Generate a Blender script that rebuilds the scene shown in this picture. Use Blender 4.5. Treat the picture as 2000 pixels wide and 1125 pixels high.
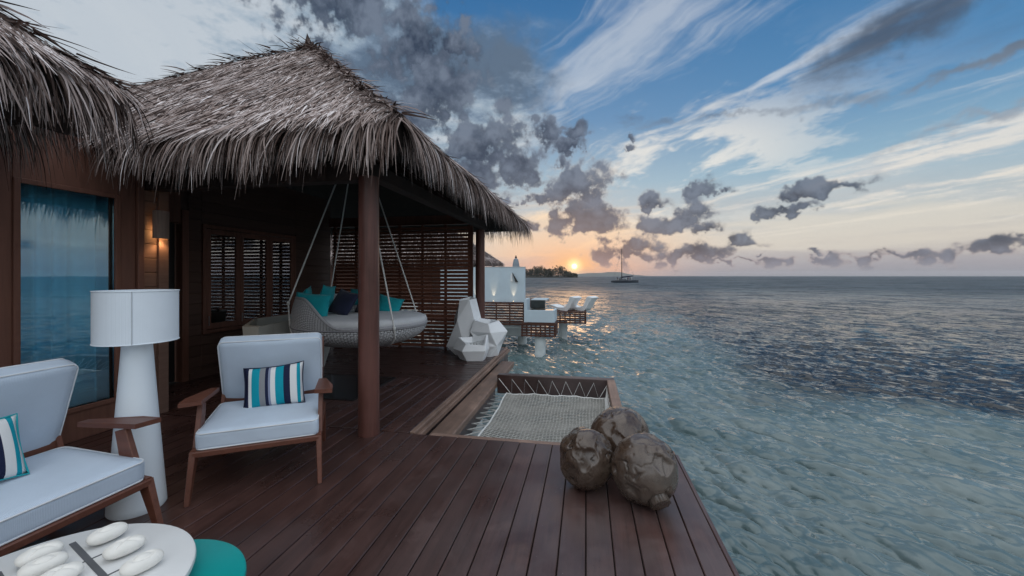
import bpy, bmesh, math, random
import numpy as np
from mathutils import Vector, Matrix, noise as mnoise

for o in list(bpy.data.objects):
    bpy.data.objects.remove(o)
random.seed(7)
rng = np.random.default_rng(7)
PI = math.pi
scene = bpy.context.scene
COL = scene.collection

# ------------------------------------------------------------------ camera
YAW = math.atan(145 / 780)
cam_d = bpy.data.cameras.new('camera')
cam_d.sensor_width = 36.0
cam_d.lens = 14.04
cam_d.shift_y = -0.01175
cam_d.clip_start = 0.05
cam_d.clip_end = 40000
cam = bpy.data.objects.new('camera', cam_d)
cam.location = (0, 0, 1.6)
cam.rotation_euler = (PI / 2, 0, YAW)
COL.objects.link(cam)
scene.camera = cam

# ------------------------------------------------------------------ exposure
vs = scene.view_settings
vs.view_transform = 'Standard'
vs.look = 'None'
vs.gamma = 1.0
vs.use_curve_mapping = False
vs.exposure = 0.5
scene.cycles.max_bounces = 6
scene.cycles.diffuse_bounces = 3
scene.cycles.glossy_bounces = 3
scene.cycles.transparent_max_bounces = 12
scene.cycles.volume_bounces = 0
scene.cycles.sample_clamp_indirect = 6.0

# ------------------------------------------------------------------ sun (low on the horizon, veiled)
SUN_AZ, SUN_EL = -0.029, 0.024          # radians from +Y, towards +X ; elevation
sun_d = bpy.data.lights.new('sun', 'SUN')
sun_d.energy = 0.03
sun_d.angle = math.radians(10)
sun_d.color = (1.0, 0.62, 0.34)
sun = bpy.data.objects.new('sun', sun_d)
sun.rotation_euler = Vector((math.sin(SUN_AZ) * math.cos(SUN_EL), math.cos(SUN_AZ) * math.cos(SUN_EL),
                             math.sin(SUN_EL))).to_track_quat('Z', 'Y').to_euler()
COL.objects.link(sun)

# ------------------------------------------------------------------ node helpers
class NT:
    def __init__(self, tree):
        self.t = tree
    def n(self, kind, **props):
        x = self.t.nodes.new(kind)
        for k, v in props.items():
            setattr(x, k, v)
        return x
    def put(self, sock, v):
        if hasattr(v, 'links') or isinstance(v, bpy.types.NodeSocket):
            self.t.links.new(v, sock)
        else:
            sock.default_value = v
    def m(self, op, a, b=None, c=None, clamp=False):
        x = self.n('ShaderNodeMath', operation=op, use_clamp=clamp)
        self.put(x.inputs[0], a)
        if b is not None: self.put(x.inputs[1], b)
        if c is not None: self.put(x.inputs[2], c)
        return x.outputs[0]
    def vm(self, op, a, b=None, out=0):
        x = self.n('ShaderNodeVectorMath', operation=op)
        self.put(x.inputs[0], a)
        if b is not None:
            self.put(x.inputs[3] if op == 'SCALE' else x.inputs[1], b)
        return x.outputs[out]
    def ss(self, v, lo, hi, a=0.0, b=1.0):
        x = self.n('ShaderNodeMapRange', interpolation_type='SMOOTHSTEP')
        self.put(x.inputs[0], v)
        for i, q in enumerate((lo, hi, a, b)):
            self.put(x.inputs[1 + i], q)
        return x.outputs[0]
    def mr(self, v, lo, hi, a=0.0, b=1.0):
        x = self.n('ShaderNodeMapRange')
        self.put(x.inputs[0], v)
        for i, q in enumerate((lo, hi, a, b)):
            self.put(x.inputs[1 + i], q)
        return x.outputs[0]
    def mix(self, f, a, b, blend='MIX'):
        x = self.n('ShaderNodeMix', data_type='RGBA', blend_type=blend)
        x.clamp_factor = True
        self.put(x.inputs[0], f)
        self.put(x.inputs[6], a if not isinstance(a, tuple) or len(a) == 4 else (*a, 1))
        self.put(x.inputs[7], b if not isinstance(b, tuple) or len(b) == 4 else (*b, 1))
        return x.outputs[2]
    def noise(self, vec, scale, detail=4, rough=0.5, dist=0.0, dims='3D', out=0):
        x = self.n('ShaderNodeTexNoise', noise_dimensions=dims)
        if vec is not None: self.t.links.new(vec, x.inputs['Vector'])
        x.inputs['Scale'].default_value = scale
        x.inputs['Detail'].default_value = detail
        x.inputs['Roughness'].default_value = rough
        x.inputs['Distortion'].default_value = dist
        return x.outputs[out]
    def map(self, vec, loc=(0, 0, 0), rot=(0, 0, 0), scale=(1, 1, 1), kind='POINT'):
        x = self.n('ShaderNodeMapping', vector_type=kind)
        self.t.links.new(vec, x.inputs[0])
        x.inputs[1].default_value = loc
        x.inputs[2].default_value = rot
        x.inputs[3].default_value = scale
        return x.outputs[0]
    def ramp(self, v, stops, interp='LINEAR'):
        x = self.n('ShaderNodeValToRGB')
        self.put(x.inputs[0], v)
        r = x.color_ramp
        r.interpolation = interp
        while len(r.elements) < len(stops):
            r.elements.new(0.5)
        for e, (p, c) in zip(r.elements, stops):
            e.position = p
            e.color = (*c, 1) if len(c) == 3 else c
        return x.outputs[0]

# ------------------------------------------------------------------ world: dusk sky, computed here by direction
SKY_GAIN = 0.72
# ---- sky painted by direction: fractal noise fields, cloud banks at fixed bearings
def fractal(seed, beta=1.7, n=1024, lo=2, ax=1.0):
    r = np.random.default_rng(seed)
    fx = np.fft.fftfreq(n)[:, None] * n; fy = np.fft.rfftfreq(n)[None, :] * n
    k = np.sqrt((fx * ax) ** 2 + fy ** 2); k[0, 0] = 1
    amp = np.where(k < lo, 0, k ** -beta)
    z = np.fft.irfft2(amp * np.exp(2j * math.pi * r.random(k.shape)), s=(n, n)).astype(np.float32)
    return (z - z.mean()) / z.std()
class Field:
    def __init__(self, seed, beta=1.7, lo=2, n=1024):
        self.t = fractal(seed, beta, n, lo); self.n = n
    def __call__(self, u, v):               # one tile per unit
        n = self.n
        a = np.mod(u, 1.0) * n; b = np.mod(v, 1.0) * n
        i = a.astype(np.int32); j = b.astype(np.int32)
        fa = (a - i).astype(np.float32); fb = (b - j).astype(np.float32)
        i %= n; j %= n; i1 = (i + 1) % n; j1 = (j + 1) % n
        t = self.t
        return (t[i, j] * (1 - fa) + t[i1, j] * fa) * (1 - fb) + (t[i, j1] * (1 - fa) + t[i1, j1] * fa) * fb
FIELDS = (Field(11, 1.75), Field(12, 1.55, 3), Field(13, 1.9), Field(14, 1.45, 4))
def sst(x, a, b):
    t = np.clip((x - a) / (b - a), 0, 1); return t * t * (3 - 2 * t)
def lerp(a, b, f):
    return a + (b - a) * f[..., None]
def C(*c): return np.array(c, np.float32)
def rampc(x, stops):
    xs = [s[0] for s in stops]
    return np.stack([np.interp(x, xs, [s[1][k] for s in stops]) for k in range(3)], -1).astype(np.float32)
BANKS = [  # azimuth, elevation, half width, half height, tilt in degrees
 (-.262,.318,.115,.075,0),(-.365,.420,.085,.095,0),(-.44,.505,.12,.055,10),(-.33,.515,.07,.030,0),(-.60,.545,.13,.05,8),(-.47,.36,.10,.05,0),(-.175,.268,.080,.046,-14),(-.30,.235,.10,.05,0),(-.101,.345,.030,.045,24),
 (-.012,.345,.020,.020,0),(-.035,.306,.040,.016,8),(-.062,.275,.020,.016,0),(-.005,.226,.060,.044,0),(-.055,.205,.05,.028,0),(.004,.140,.080,.036,0),(.03,.118,.055,.026,0),
 (.115,.070,.080,.024,0),(.183,.122,.080,.021,8),(.240,.150,.038,.022,0),(.262,.200,.036,.015,8),(.30,.190,.02,.007,0),
 (.167,.170,.032,.013,10),(.264,.100,.032,.015,0),(.339,.076,.042,.012,6),(.468,.164,.050,.012,10),(.515,.178,.040,.015,4),
 (.426,.133,.046,.009,3),(.395,.128,.02,.006,0),(.097,.323,.017,.008,0),(.095,.300,.018,.008,0),(.249,.047,.080,.020,0),(.10,.045,.10,.018,0),
 (.602,.035,.052,.009,3),(.690,.040,.040,.011,3),(.545,.028,.03,.006,0),(.386,.033,.050,.009,0),(.33,.026,.04,.006,0),(.47,.030,.035,.006,0),(-.126,.190,.050,.015,0),(.72,.055,.012,.006,0),
 (.46,.048,.014,.004,0),(.36,.052,.012,.004,0),(-.16,.118,.05,.012,0),
 (.80,.06,.05,.012,0),(.95,.10,.06,.016,4),(1.15,.05,.09,.014,0),(1.5,.09,.10,.02,0),(1.9,.06,.12,.02,0),(-.9,.07,.12,.018,0),(-1.3,.10,.10,.02,0),(2.6,.08,.12,.02,0),(-2.2,.07,.14,.02,0)]
STREAKS = [(.585,.425,.155,.038,24),(.70,.255,.22,.017,11),(.33,.335,.20,.014,-4),(1.0,.45,.25,.04,12),(.74,.345,.12,.010,12)]
def sky_radiance(dx, dy, dz):
    F1, F2, F3, F4 = FIELDS
    z = np.maximum(dz, 0.0)
    az = np.arctan2(dx, dy).astype(np.float32); el = np.arcsin(np.minimum(z, 1)).astype(np.float32)
    s = (math.sin(SUN_AZ) * math.cos(SUN_EL), math.cos(SUN_AZ) * math.cos(SUN_EL), math.sin(SUN_EL))
    ang = np.arccos(np.clip(dx * s[0] + dy * s[1] + dz * s[2], -1, 1)).astype(np.float32)
    # clear air
    base = rampc(el, [(0, (.27, .27, .31)), (.025, (.36, .34, .37)), (.07, (.56, .52, .48)), (.13, (.50, .54, .55)), (.22, (.26, .43, .56)),
                      (.36, (.070, .23, .45)), (.60, (.035, .15, .35)), (1.2, (.028, .11, .28))])
    near = sst(ang, 1.1, 0) ** 2 * sst(el, .75, .10)
    base = lerp(base, C(.64, .64, .64), near * .34)
    # cirrus sheet in perspective, drawn out along one wind direction
    den = z + .075
    px, py = dx / den, dy / den
    a0 = -.46
    al = px * math.sin(a0) + py * math.cos(a0); ac = px * math.cos(a0) - py * math.sin(a0)
    w1 = F3(px * .05 + .3, py * .05 + .7); w2 = F3(px * .05 + .8, py * .05 + .1)
    al2, ac2 = al + w1 * .25, ac + w2 * .16
    ci = F2(ac2 * .150 + .13, al2 * .024 + .4)
    cb = F1(ac2 * .085 + .35, al2 * .026 + .295)
    cf = F4(ac2 * .16 + .3, al2 * .11 + .6)                      # finer mottling
    fn = F2(ac2 * .42 + .7, al2 * .040 + .2)
    d = .50 * ci + .55 * cb + .42 * fn + .18 * cf
    cov = sst(az, -.30, .05)
    m = sst(d, .05, 1.9) * sst(el, .01, .10)
    warm = lerp(lerp(np.broadcast_to(C(.78, .73, .66), base.shape), C(.66, .69, .73), sst(el, .14, .42)), C(.98, .80, .58), sst(ang, .34, .08))
    shade = lerp(warm, C(.36, .43, .52), .55 * sst(cf + ci, .9, -1.2))
    base = lerp(base, shade, m * (.88 - .34 * sst(el, .30, .46)))
    # bright broken altocumulus in the middle of the view
    alt = sst(.6 * F1(ac2 * .11 + .9, al2 * .06 + .15) + .7 * F4(ac2 * .13 + .1, al2 * .09 + .9), -.1, 1.3) * np.exp(-((az - .22) / .30) ** 2 - ((el - .27) / .12) ** 2)
    base = lerp(base, C(.86, .82, .75), alt * .8)
    # stripes low over the sea
    st = F1(az * .18 + .2, el * 2.6 + w1 * .012)
    sm = sst(st, -.2, 1.1) * sst(el, .012, .05) * sst(el, .24, .13)
    base = lerp(base, lerp(np.broadcast_to(C(.72, .67, .58), base.shape), C(.98, .68, .42), sst(ang, .40, .06)), sm * .6)
    sm2 = sst(-st, .2, 1.4) * sst(el, .01, .04) * sst(el, .20, .10)
    base = lerp(base, C(.42, .42, .44), sm2 * .55)
    # after-glow
    g1 = sst(ang, .42, 0) ** 1.9 * sst(el, .14, .0)
    base = lerp(base, C(.86, .47, .28), g1 * .95)
    base = lerp(base, C(1.05, .56, .20), sst(ang, .12, 0) ** 1.6 * sst(el, .09, .01) * .9)
    # thick grey sheet over the left of the bay, and behind
    ov = .65 * F3(px * .11 + .35, py * .11 + .1) + .6 * F1(px * .22, py * .22) + .42 * F4(px * .30, py * .30)
    edge = -az + .16 * F3(az * .35 + .2, el * .5) + .05 * F1(az * .8, el * .8)
    om = sst(edge, .24, .52) * sst(el, .10, .30)
    dk = np.exp(-((az + .42) / .16) ** 2) * sst(el, .15, .3)
    ocol = rampc(1.25 * ov - .5 * dk, [(-1.6, (.11, .155, .22)), (-.6, (.20, .265, .35)), (.2, (.31, .39, .47)), (.9, (.42, .49, .56)), (1.7, (.53, .58, .63))])
    base = lerp(base, ocol, om * .93)
    # the sheet goes on unseen overhead and behind, brightened there to lift the foreground
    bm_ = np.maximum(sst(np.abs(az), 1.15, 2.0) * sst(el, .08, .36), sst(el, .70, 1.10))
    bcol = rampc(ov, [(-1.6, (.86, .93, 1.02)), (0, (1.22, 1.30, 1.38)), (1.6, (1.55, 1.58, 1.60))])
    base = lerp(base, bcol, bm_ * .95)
    # cumulus banks
    wa = F1(az * 2.2 + .11, el * 2.2 + .3); wb = F1(az * 2.2 + .63, el * 2.2 + .8)
    fa = F1(az * 4.5 + .4, el * 4.5 + .15); fb = F1(az * 9.0 + .2, el * 9.0 + .6)
    aw, ew = az + .010 * wa + .004 * fa, el + .007 * wb + .003 * fb
    best = np.full(az.shape, 9.0, np.float32); yrel = np.zeros_like(best)
    for (a, e, ra, re, t) in BANKS:
        c, sn = math.cos(math.radians(t)), math.sin(math.radians(t))
        R = 2.2 * max(ra, re) + .06
        js = np.nonzero(np.abs(az[0] - a) < R)[0]; is_ = np.nonzero(np.abs(el[:, 0] - e) < R)[0]
        if len(js) == 0 or len(is_) == 0:
            continue
        sl = (slice(is_[0], is_[-1] + 1), slice(js.min(), js.max() + 1))
        ra, re = ra * 1.12, re * 1.15
        u = (aw[sl] - a) * c + (ew[sl] - e) * sn; v = (ew[sl] - e) * c - (aw[sl] - a) * sn
        vv = v / np.where(v > 0, re * 1.15, re * .8)                # flatter bases
        q = np.sqrt((u / ra) ** 2 + vv ** 2)
        k = q < best[sl]
        best[sl] = np.where(k, q, best[sl]); yrel[sl] = np.where(k, vv, yrel[sl])
    dens = 1.18 - best + .25 * fa + .11 * fb + .14 * wa
    cm = sst(dens, -.22, .46); core = sst(dens, -.06, .66)
    soft = np.clip(.45 + .16 * fa + .10 * fb + .16 * wb + .30 * yrel, 0, 1)
    dark = lerp(np.broadcast_to(C(.030, .046, .082), base.shape), C(.145, .180, .245), soft)
    dark = lerp(dark, C(.145, .140, .175), sst(ang, .24, .05) * .6)
    dark = lerp(dark, C(.30, .27, .31), sst(el, .07, .012) * .45)
    rim = lerp(base * .84, C(.92, .72, .58), sst(ang, .40, .08) * .32)
    rim = lerp(rim, C(.55, .43, .40), sst(el, .09, .02) * .6)
    base = lerp(base, lerp(rim, dark, core), cm * .94)
    # wind-drawn grey streaks
    best = np.full(az.shape, 9.0, np.float32)
    for (a, e, ra, re, t) in STREAKS:
        c, sn = math.cos(math.radians(t)), math.sin(math.radians(t))
        u = (aw - a) * c + (ew - e) * sn; v = (ew - e) * c - (aw - a) * sn
        best = np.minimum(best, np.sqrt((u / ra) ** 2 + (v / re) ** 2))
    sk = F2((ac2 * .12 + .3), al2 * .03)
    sm = sst(1.05 - best + .22 * sk + .16 * cf, -.35, 1.0)
    scol = lerp(np.broadcast_to(C(.28, .32, .38), base.shape), C(.065, .085, .125), sst(el, .26, .40))
    base = lerp(base, scol, sm * .85)
    # mauve haze on the horizon
    base = lerp(base, lerp(np.broadcast_to(C(.32, .31, .35), base.shape), C(.80, .45, .28), sst(ang, .34, .03)), sst(el, .035, .0) * .65)
    # sun burning through
    base = lerp(base, C(1.6, 1.10, .50), sst(ang, .032, .005) ** 1.6 * .85)
    base = lerp(base, C(3.0, 2.4, 1.4), sst(ang, .0085, .004))
    return base

def sky_block(az, el):
    a, e = np.meshgrid(az.astype(np.float32), el.astype(np.float32))
    return sky_radiance(np.sin(a) * np.cos(e), np.cos(a) * np.cos(e), np.sin(e))
SW, SH = 4096, 2048
def u_az(i, w):                                   # equirectangular column -> azimuth from +Y towards +X
    return PI / 2 - (0.5 - (i + .5) / w) * 2 * PI
def grid(w, h, i0, i1, j0, j1):
    az = u_az(np.arange(i0, i1), w)
    return np.mod(az + PI, 2 * PI) - PI, ((np.arange(j0, j1) + .5) / h - .5) * PI
q = 4
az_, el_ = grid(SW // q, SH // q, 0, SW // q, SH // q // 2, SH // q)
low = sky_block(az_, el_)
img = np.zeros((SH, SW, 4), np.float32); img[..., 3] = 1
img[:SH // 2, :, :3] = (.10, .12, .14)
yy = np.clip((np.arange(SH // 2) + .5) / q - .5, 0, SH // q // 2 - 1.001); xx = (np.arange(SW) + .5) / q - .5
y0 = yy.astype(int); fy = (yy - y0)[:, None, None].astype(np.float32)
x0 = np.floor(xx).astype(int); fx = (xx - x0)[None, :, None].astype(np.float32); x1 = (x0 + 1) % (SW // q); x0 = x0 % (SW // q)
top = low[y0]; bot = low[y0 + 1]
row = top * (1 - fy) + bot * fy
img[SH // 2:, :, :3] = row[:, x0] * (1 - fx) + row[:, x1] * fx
# full resolution over the bay
c0 = int((0.5 - (PI / 2 + 1.25) / (2 * PI)) * SW); c1 = int((0.5 - (PI / 2 - 1.0) / (2 * PI)) * SW)
j0, j1 = SH // 2, SH // 2 + int(.70 / PI * SH)
az_, el_ = grid(SW, SH, c0, c1, j0, j1)
img[j0:j1, c0:c1, :3] = sky_block(az_, el_)
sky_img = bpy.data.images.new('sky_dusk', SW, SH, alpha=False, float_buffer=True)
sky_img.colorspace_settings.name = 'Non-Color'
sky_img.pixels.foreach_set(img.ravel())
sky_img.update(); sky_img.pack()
del img, row, top, bot, low
world = bpy.data.worlds.new('World')
scene.world = world
world.use_nodes = True
wt = world.node_tree
wt.nodes.clear()
W = NT(wt)
co = W.n('ShaderNodeTexCoord').outputs['Generated']
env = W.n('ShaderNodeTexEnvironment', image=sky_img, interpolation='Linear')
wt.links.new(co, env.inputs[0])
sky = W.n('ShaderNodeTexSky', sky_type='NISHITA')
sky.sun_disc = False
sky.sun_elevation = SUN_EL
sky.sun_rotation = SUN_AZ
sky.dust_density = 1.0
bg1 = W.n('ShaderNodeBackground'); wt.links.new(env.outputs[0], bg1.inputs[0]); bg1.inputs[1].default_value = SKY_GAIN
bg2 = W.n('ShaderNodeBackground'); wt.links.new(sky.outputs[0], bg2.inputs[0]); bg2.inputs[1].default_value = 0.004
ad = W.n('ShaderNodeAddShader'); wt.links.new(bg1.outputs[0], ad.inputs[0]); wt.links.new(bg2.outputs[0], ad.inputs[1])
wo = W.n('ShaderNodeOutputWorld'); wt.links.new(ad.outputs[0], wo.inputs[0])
world.cycles.sampling_method = 'MANUAL'
world.cycles.sample_map_resolution = 1024

# ------------------------------------------------------------------ mesh helpers
def rotm(rx=0, ry=0, rz=0):
    from mathutils import Euler
    return Euler((rx, ry, rz)).to_matrix()
class MB:
    """collects faces; build() links them as one mesh object"""
    def __init__(self):
        self.v, self.f = [], []
    def add(self, vs, fs):
        n = len(self.v)
        self.v += [tuple(p) for p in vs]
        self.f += [tuple(i + n for i in q) for q in fs]
        return self
    def box(self, c, s, r=None, ch=0.0):
        """box, optionally with chamfered edges"""
        x, y, z = s[0] / 2, s[1] / 2, s[2] / 2
        if ch <= 0:
            vs = [Vector((a * x, b * y, d * z)) for a in (-1, 1) for b in (-1, 1) for d in (-1, 1)]
            fs = [(0, 1, 3, 2), (4, 6, 7, 5), (0, 4, 5, 1), (2, 3, 7, 6), (0, 2, 6, 4), (1, 5, 7, 3)]
        else:
            ch = min(ch, .45 * min(s))
            bm = bmesh.new(); bmesh.ops.create_cube(bm, size=1.0)
            for v in bm.verts: v.co = Vector((v.co.x * s[0], v.co.y * s[1], v.co.z * s[2]))
            bmesh.ops.bevel(bm, geom=bm.edges[:], offset=ch, segments=1, affect='EDGES')
            bm.verts.index_update()
            vs = [v.co.copy() for v in bm.verts]; fs = [tuple(v.index for v in f.verts) for f in bm.faces]
            bm.free()
        if r is not None: vs = [r @ v for v in vs]
        return self.add([Vector(c) + v for v in vs], fs)
    def bar(self, a, b, w, h, up=(0, 0, 1), w2=None, h2=None, ch=0.0):
        """rectangular bar from a to b, may taper"""
        a, b = Vector(a), Vector(b)
        d = (b - a).normalized(); u = Vector(up)
        s = d.cross(u)
        if s.length < 1e-4: s = d.cross(Vector((0, 1, 0)))
        s.normalize(); u = s.cross(d).normalized()
        w2 = w if w2 is None else w2; h2 = h if h2 is None else h2
        if ch <= 0:
            vs = []
            for p, ww, hh in ((a, w, h), (b, w2, h2)):
                vs += [p + s * ww / 2 * i + u * hh / 2 * j for i, j in ((-1, -1), (1, -1), (1, 1), (-1, 1))]
            fs = [(3, 2, 1, 0), (4, 5, 6, 7)] + [(i, (i + 1) % 4, 4 + (i + 1) % 4, 4 + i) for i in range(4)]
        else:
            vs = []
            for p, ww, hh in ((a, w, h), (b, w2, h2)):
                x, y = ww / 2, hh / 2
                vs += [p + s * i + u * j for i, j in ((-x + ch, -y), (x - ch, -y), (x, -y + ch), (x, y - ch), (x - ch, y), (-x + ch, y), (-x, y - ch), (-x, -y + ch))]
            fs = [tuple(range(7, -1, -1)), tuple(range(8, 16))] + [(i, (i + 1) % 8, 8 + (i + 1) % 8, 8 + i) for i in range(8)]
        return self.add(vs, fs)
    def tube(self, pts, r, n=8, closed=False, cap=True):
        """round tube along points; r number or list"""
        pts = [Vector(p) for p in pts]; N = len(pts)
        rs = r if isinstance(r, (list, tuple)) else [r] * N
        vs = []; prev = None
        for i, p in enumerate(pts):
            if closed: d = (pts[(i + 1) % N] - pts[i - 1])
            else: d = pts[min(i + 1, N - 1)] - pts[max(i - 1, 0)]
            if d.length < 1e-9: d = Vector((0, 0, 1))
            d.normalize()
            if prev is None:
                u = d.cross(Vector((0, 0, 1)))
                if u.length < 1e-3: u = d.cross(Vector((0, 1, 0)))
            else:
                u = prev - d * prev.dot(d)
            u.normalize(); prev = u; w = d.cross(u)
            vs += [p + (u * math.cos(2 * PI * k / n) + w * math.sin(2 * PI * k / n)) * rs[i] for k in range(n)]
        fs = []
        for i in range(N if closed else N - 1):
            j = (i + 1) % N
            fs += [(i * n + k, i * n + (k + 1) % n, j * n + (k + 1) % n, j * n + k) for k in range(n)]
        if cap and not closed:
            fs += [tuple(range(n - 1, -1, -1)), tuple((N - 1) * n + k for k in range(n))]
        return self.add(vs, fs)
    def lathe(self, c, prof, n=32, ex=1.0, ey=1.0, cap=True):
        """prof: (radius, z) from bottom to top"""
        c = Vector(c); vs = []
        for r, z in prof:
            vs += [c + Vector((r * ex * math.cos(2 * PI * k / n), r * ey * math.sin(2 * PI * k / n), z)) for k in range(n)]
        fs = []
        for i in range(len(prof) - 1):
            fs += [(i * n + k, i * n + (k + 1) % n, (i + 1) * n + (k + 1) % n, (i + 1) * n + k) for k in range(n)]
        if cap:
            fs += [tuple(range(n - 1, -1, -1)), tuple((len(prof) - 1) * n + k for k in range(n))]
        return self.add(vs, fs)
    def prism(self, poly, z0, z1):
        n = len(poly)
        vs = [(x, y, z0) for x, y in poly] + [(x, y, z1) for x, y in poly]
        fs = [tuple(range(n - 1, -1, -1)), tuple(range(n, 2 * n))] + [(i, (i + 1) % n, n + (i + 1) % n, n + i) for i in range(n)]
        return self.add(vs, fs)
    def mesh(self, name, smooth=False):
        me = bpy.data.meshes.new(name)
        me.from_pydata(self.v, [], self.f)
        me.update()
        bm = bmesh.new(); bm.from_mesh(me); bmesh.ops.recalc_face_normals(bm, faces=bm.faces[:]); bm.to_mesh(me); bm.free()
        if smooth is True:
            me.shade_smooth()
        elif smooth:
            me.shade_smooth(); me.set_sharp_from_angle(angle=math.radians(smooth))
        return me
def link(name, me, mat=None, parent=None, loc=None):
    o = bpy.data.objects.new(name, me)
    COL.objects.link(o)
    if mat is not None and me is not None and len(me.materials) == 0: me.materials.append(mat)
    if parent is not None:
        o.parent = parent
    if loc is not None: o.location = loc
    return o
def obj(name, mb, mat, parent=None, smooth=False, world=False):
    """world=True: vertices are in world space although the parent stands elsewhere"""
    o = link(name, mb.mesh(name, smooth), mat, parent)
    if world and parent is not None:
        o.matrix_parent_inverse = wmat(parent).inverted()
    return o
def wmat(o):
    m = Matrix.LocRotScale(o.location, o.rotation_euler, o.scale)
    if o.parent is not None:
        m = wmat(o.parent) @ o.matrix_parent_inverse @ m
    return m
def tag(o, label=None, cat=None, group=None, kind=None):
    if label: o['label'] = label
    if cat: o['category'] = cat
    if group: o['group'] = group
    if kind: o['kind'] = kind
    return o
def thing(name, loc, label, cat, rz=0.0, group=None):
    o = bpy.data.objects.new(name, None)
    o.empty_display_size = .1
    o.location = loc; o.rotation_euler = (0, 0, rz)
    COL.objects.link(o)
    return tag(o, label, cat, group)
def setting(name, loc=(0, 0, 0)):
    o = bpy.data.objects.new(name, None); o.location = loc; COL.objects.link(o)
    o['kind'] = 'structure'
    return o
def fast_mesh(name, v, quads=None, tris=None):
    me = bpy.data.meshes.new(name)
    nv = len(v); me.vertices.add(nv); me.vertices.foreach_set('co', np.asarray(v, np.float32).ravel())
    loops = []; starts = []; tot = []
    k = 0
    if quads is not None and len(quads):
        loops.append(np.asarray(quads, np.int32).ravel()); starts.append(np.arange(len(quads)) * 4); tot.append(np.full(len(quads), 4)); k = len(quads) * 4
    if tris is not None and len(tris):
        loops.append(np.asarray(tris, np.int32).ravel()); starts.append(k + np.arange(len(tris)) * 3); tot.append(np.full(len(tris), 3))
    loops = np.concatenate(loops); starts = np.concatenate(starts)
    me.loops.add(len(loops)); me.loops.foreach_set('vertex_index', loops)
    me.polygons.add(len(starts)); me.polygons.foreach_set('loop_start', starts.astype(np.int32))
    me.update(calc_edges=True)
    return me
def round_box(w, d, h, r, puff=0.0, n=9, side=0.0):
    """soft cushion body centred on the origin"""
    vs = {}; V = []; F = []
    def key(p): return (round(p[0], 5), round(p[1], 5), round(p[2], 5))
    lin = [-1 + 2 * i / n for i in range(n + 1)]
    def pt(p):
        k = key(p)
        if k in vs: return vs[k]
        hx, hy, hz = w / 2, d / 2, h / 2
        # spread samples towards the rounded border
        q = [math.copysign(abs(c) ** .75, c) for c in p]
        x, y, z = q[0] * hx, q[1] * hy, q[2] * hz
        ix, iy, iz = max(-hx + r, min(hx - r, x)), max(-hy + r, min(hy - r, y)), max(-hz + r, min(hz - r, z))
        o = Vector((x - ix, y - iy, z - iz))
        if o.length > 1e-9: o = o.normalized() * r
        P = Vector((ix, iy, iz)) + o
        f = (1 - (P.x / hx) ** 2) * (1 - (P.y / hy) ** 2)
        P.z += math.copysign(puff * max(f, 0) ** .6, P.z) if abs(P.z) > hz * .4 else 0
        if side: 
            P.x += math.copysign(side, P.x) * (1 - (P.y / hy) ** 2) * (1 if abs(p[0]) > .99 else 0)
            P.y += math.copysign(side, P.y) * (1 - (P.x / hx) ** 2) * (1 if abs(p[1]) > .99 else 0)
        vs[k] = len(V); V.append(P)
        return vs[k]
    for ax in range(3):
        for sg in (-1, 1):
            for i in range(n):
                for j in range(n):
                    q = []
                    for a, b in ((i, j), (i + 1, j), (i + 1, j + 1), (i, j + 1)):
                        p = [0, 0, 0]; p[ax] = sg; p[(ax + 1) % 3] = lin[a]; p[(ax + 2) % 3] = lin[b]
                        q.append(pt(p))
                    F.append(tuple(q) if sg > 0 else tuple(reversed(q)))
    return V, F
def rr_loop(w, d, r, z, n=6):
    """rounded rectangle loop"""
    pts = []
    for cx, cy, a0 in ((w / 2 - r, d / 2 - r, 0), (-w / 2 + r, d / 2 - r, PI / 2), (-w / 2 + r, -d / 2 + r, PI), (w / 2 - r, -d / 2 + r, 3 * PI / 2)):
        for k in range(n + 1):
            a = a0 + PI / 2 * k / n
            pts.append(Vector((cx + r * math.cos(a), cy + r * math.sin(a), z)))
    return pts

# ------------------------------------------------------------------ materials
def new_mat(name):
    m = bpy.data.materials.new(name); m.use_nodes = True
    nt = m.node_tree; nt.nodes.clear()
    T = NT(nt)
    out = T.n('ShaderNodeOutputMaterial'); b = T.n('ShaderNodeBsdfPrincipled')
    nt.links.new(b.outputs[0], out.inputs[0])
    return m, T, b, out
def bump(T, b, h, strength=.3, dist=.01):
    x = T.n('ShaderNodeBump'); x.inputs['Strength'].default_value = strength; x.inputs['Distance'].default_value = dist
    T.t.links.new(h, x.inputs['Height']); T.t.links.new(x.outputs[0], b.inputs['Normal'])
    return x
def plain(name, col, rough=.6, var=.12, scale=6, bstr=.0, bscale=60, metal=0.0, spec=.5, sheen=0.0):
    m, T, b, _ = new_mat(name)
    tc = T.n('ShaderNodeTexCoord').outputs['Object']
    n = T.noise(tc, scale, 4, .55)
    c0 = tuple(c * (1 - var) for c in col); c1 = tuple(min(1, c * (1 + var)) for c in col)
    T.put(b.inputs['Base Color'], T.ramp(n, [(.3, c0), (.7, c1)]))
    T.put(b.inputs['Roughness'], T.mr(n, .3, .7, rough * .92, min(1, rough * 1.08)))
    b.inputs['Metallic'].default_value = metal
    b.inputs['Specular IOR Level'].default_value = spec
    if sheen: b.inputs['Sheen Weight'].default_value = sheen
    if bstr: bump(T, b, T.noise(tc, bscale, 4, .6), bstr, .004)
    return m
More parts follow.
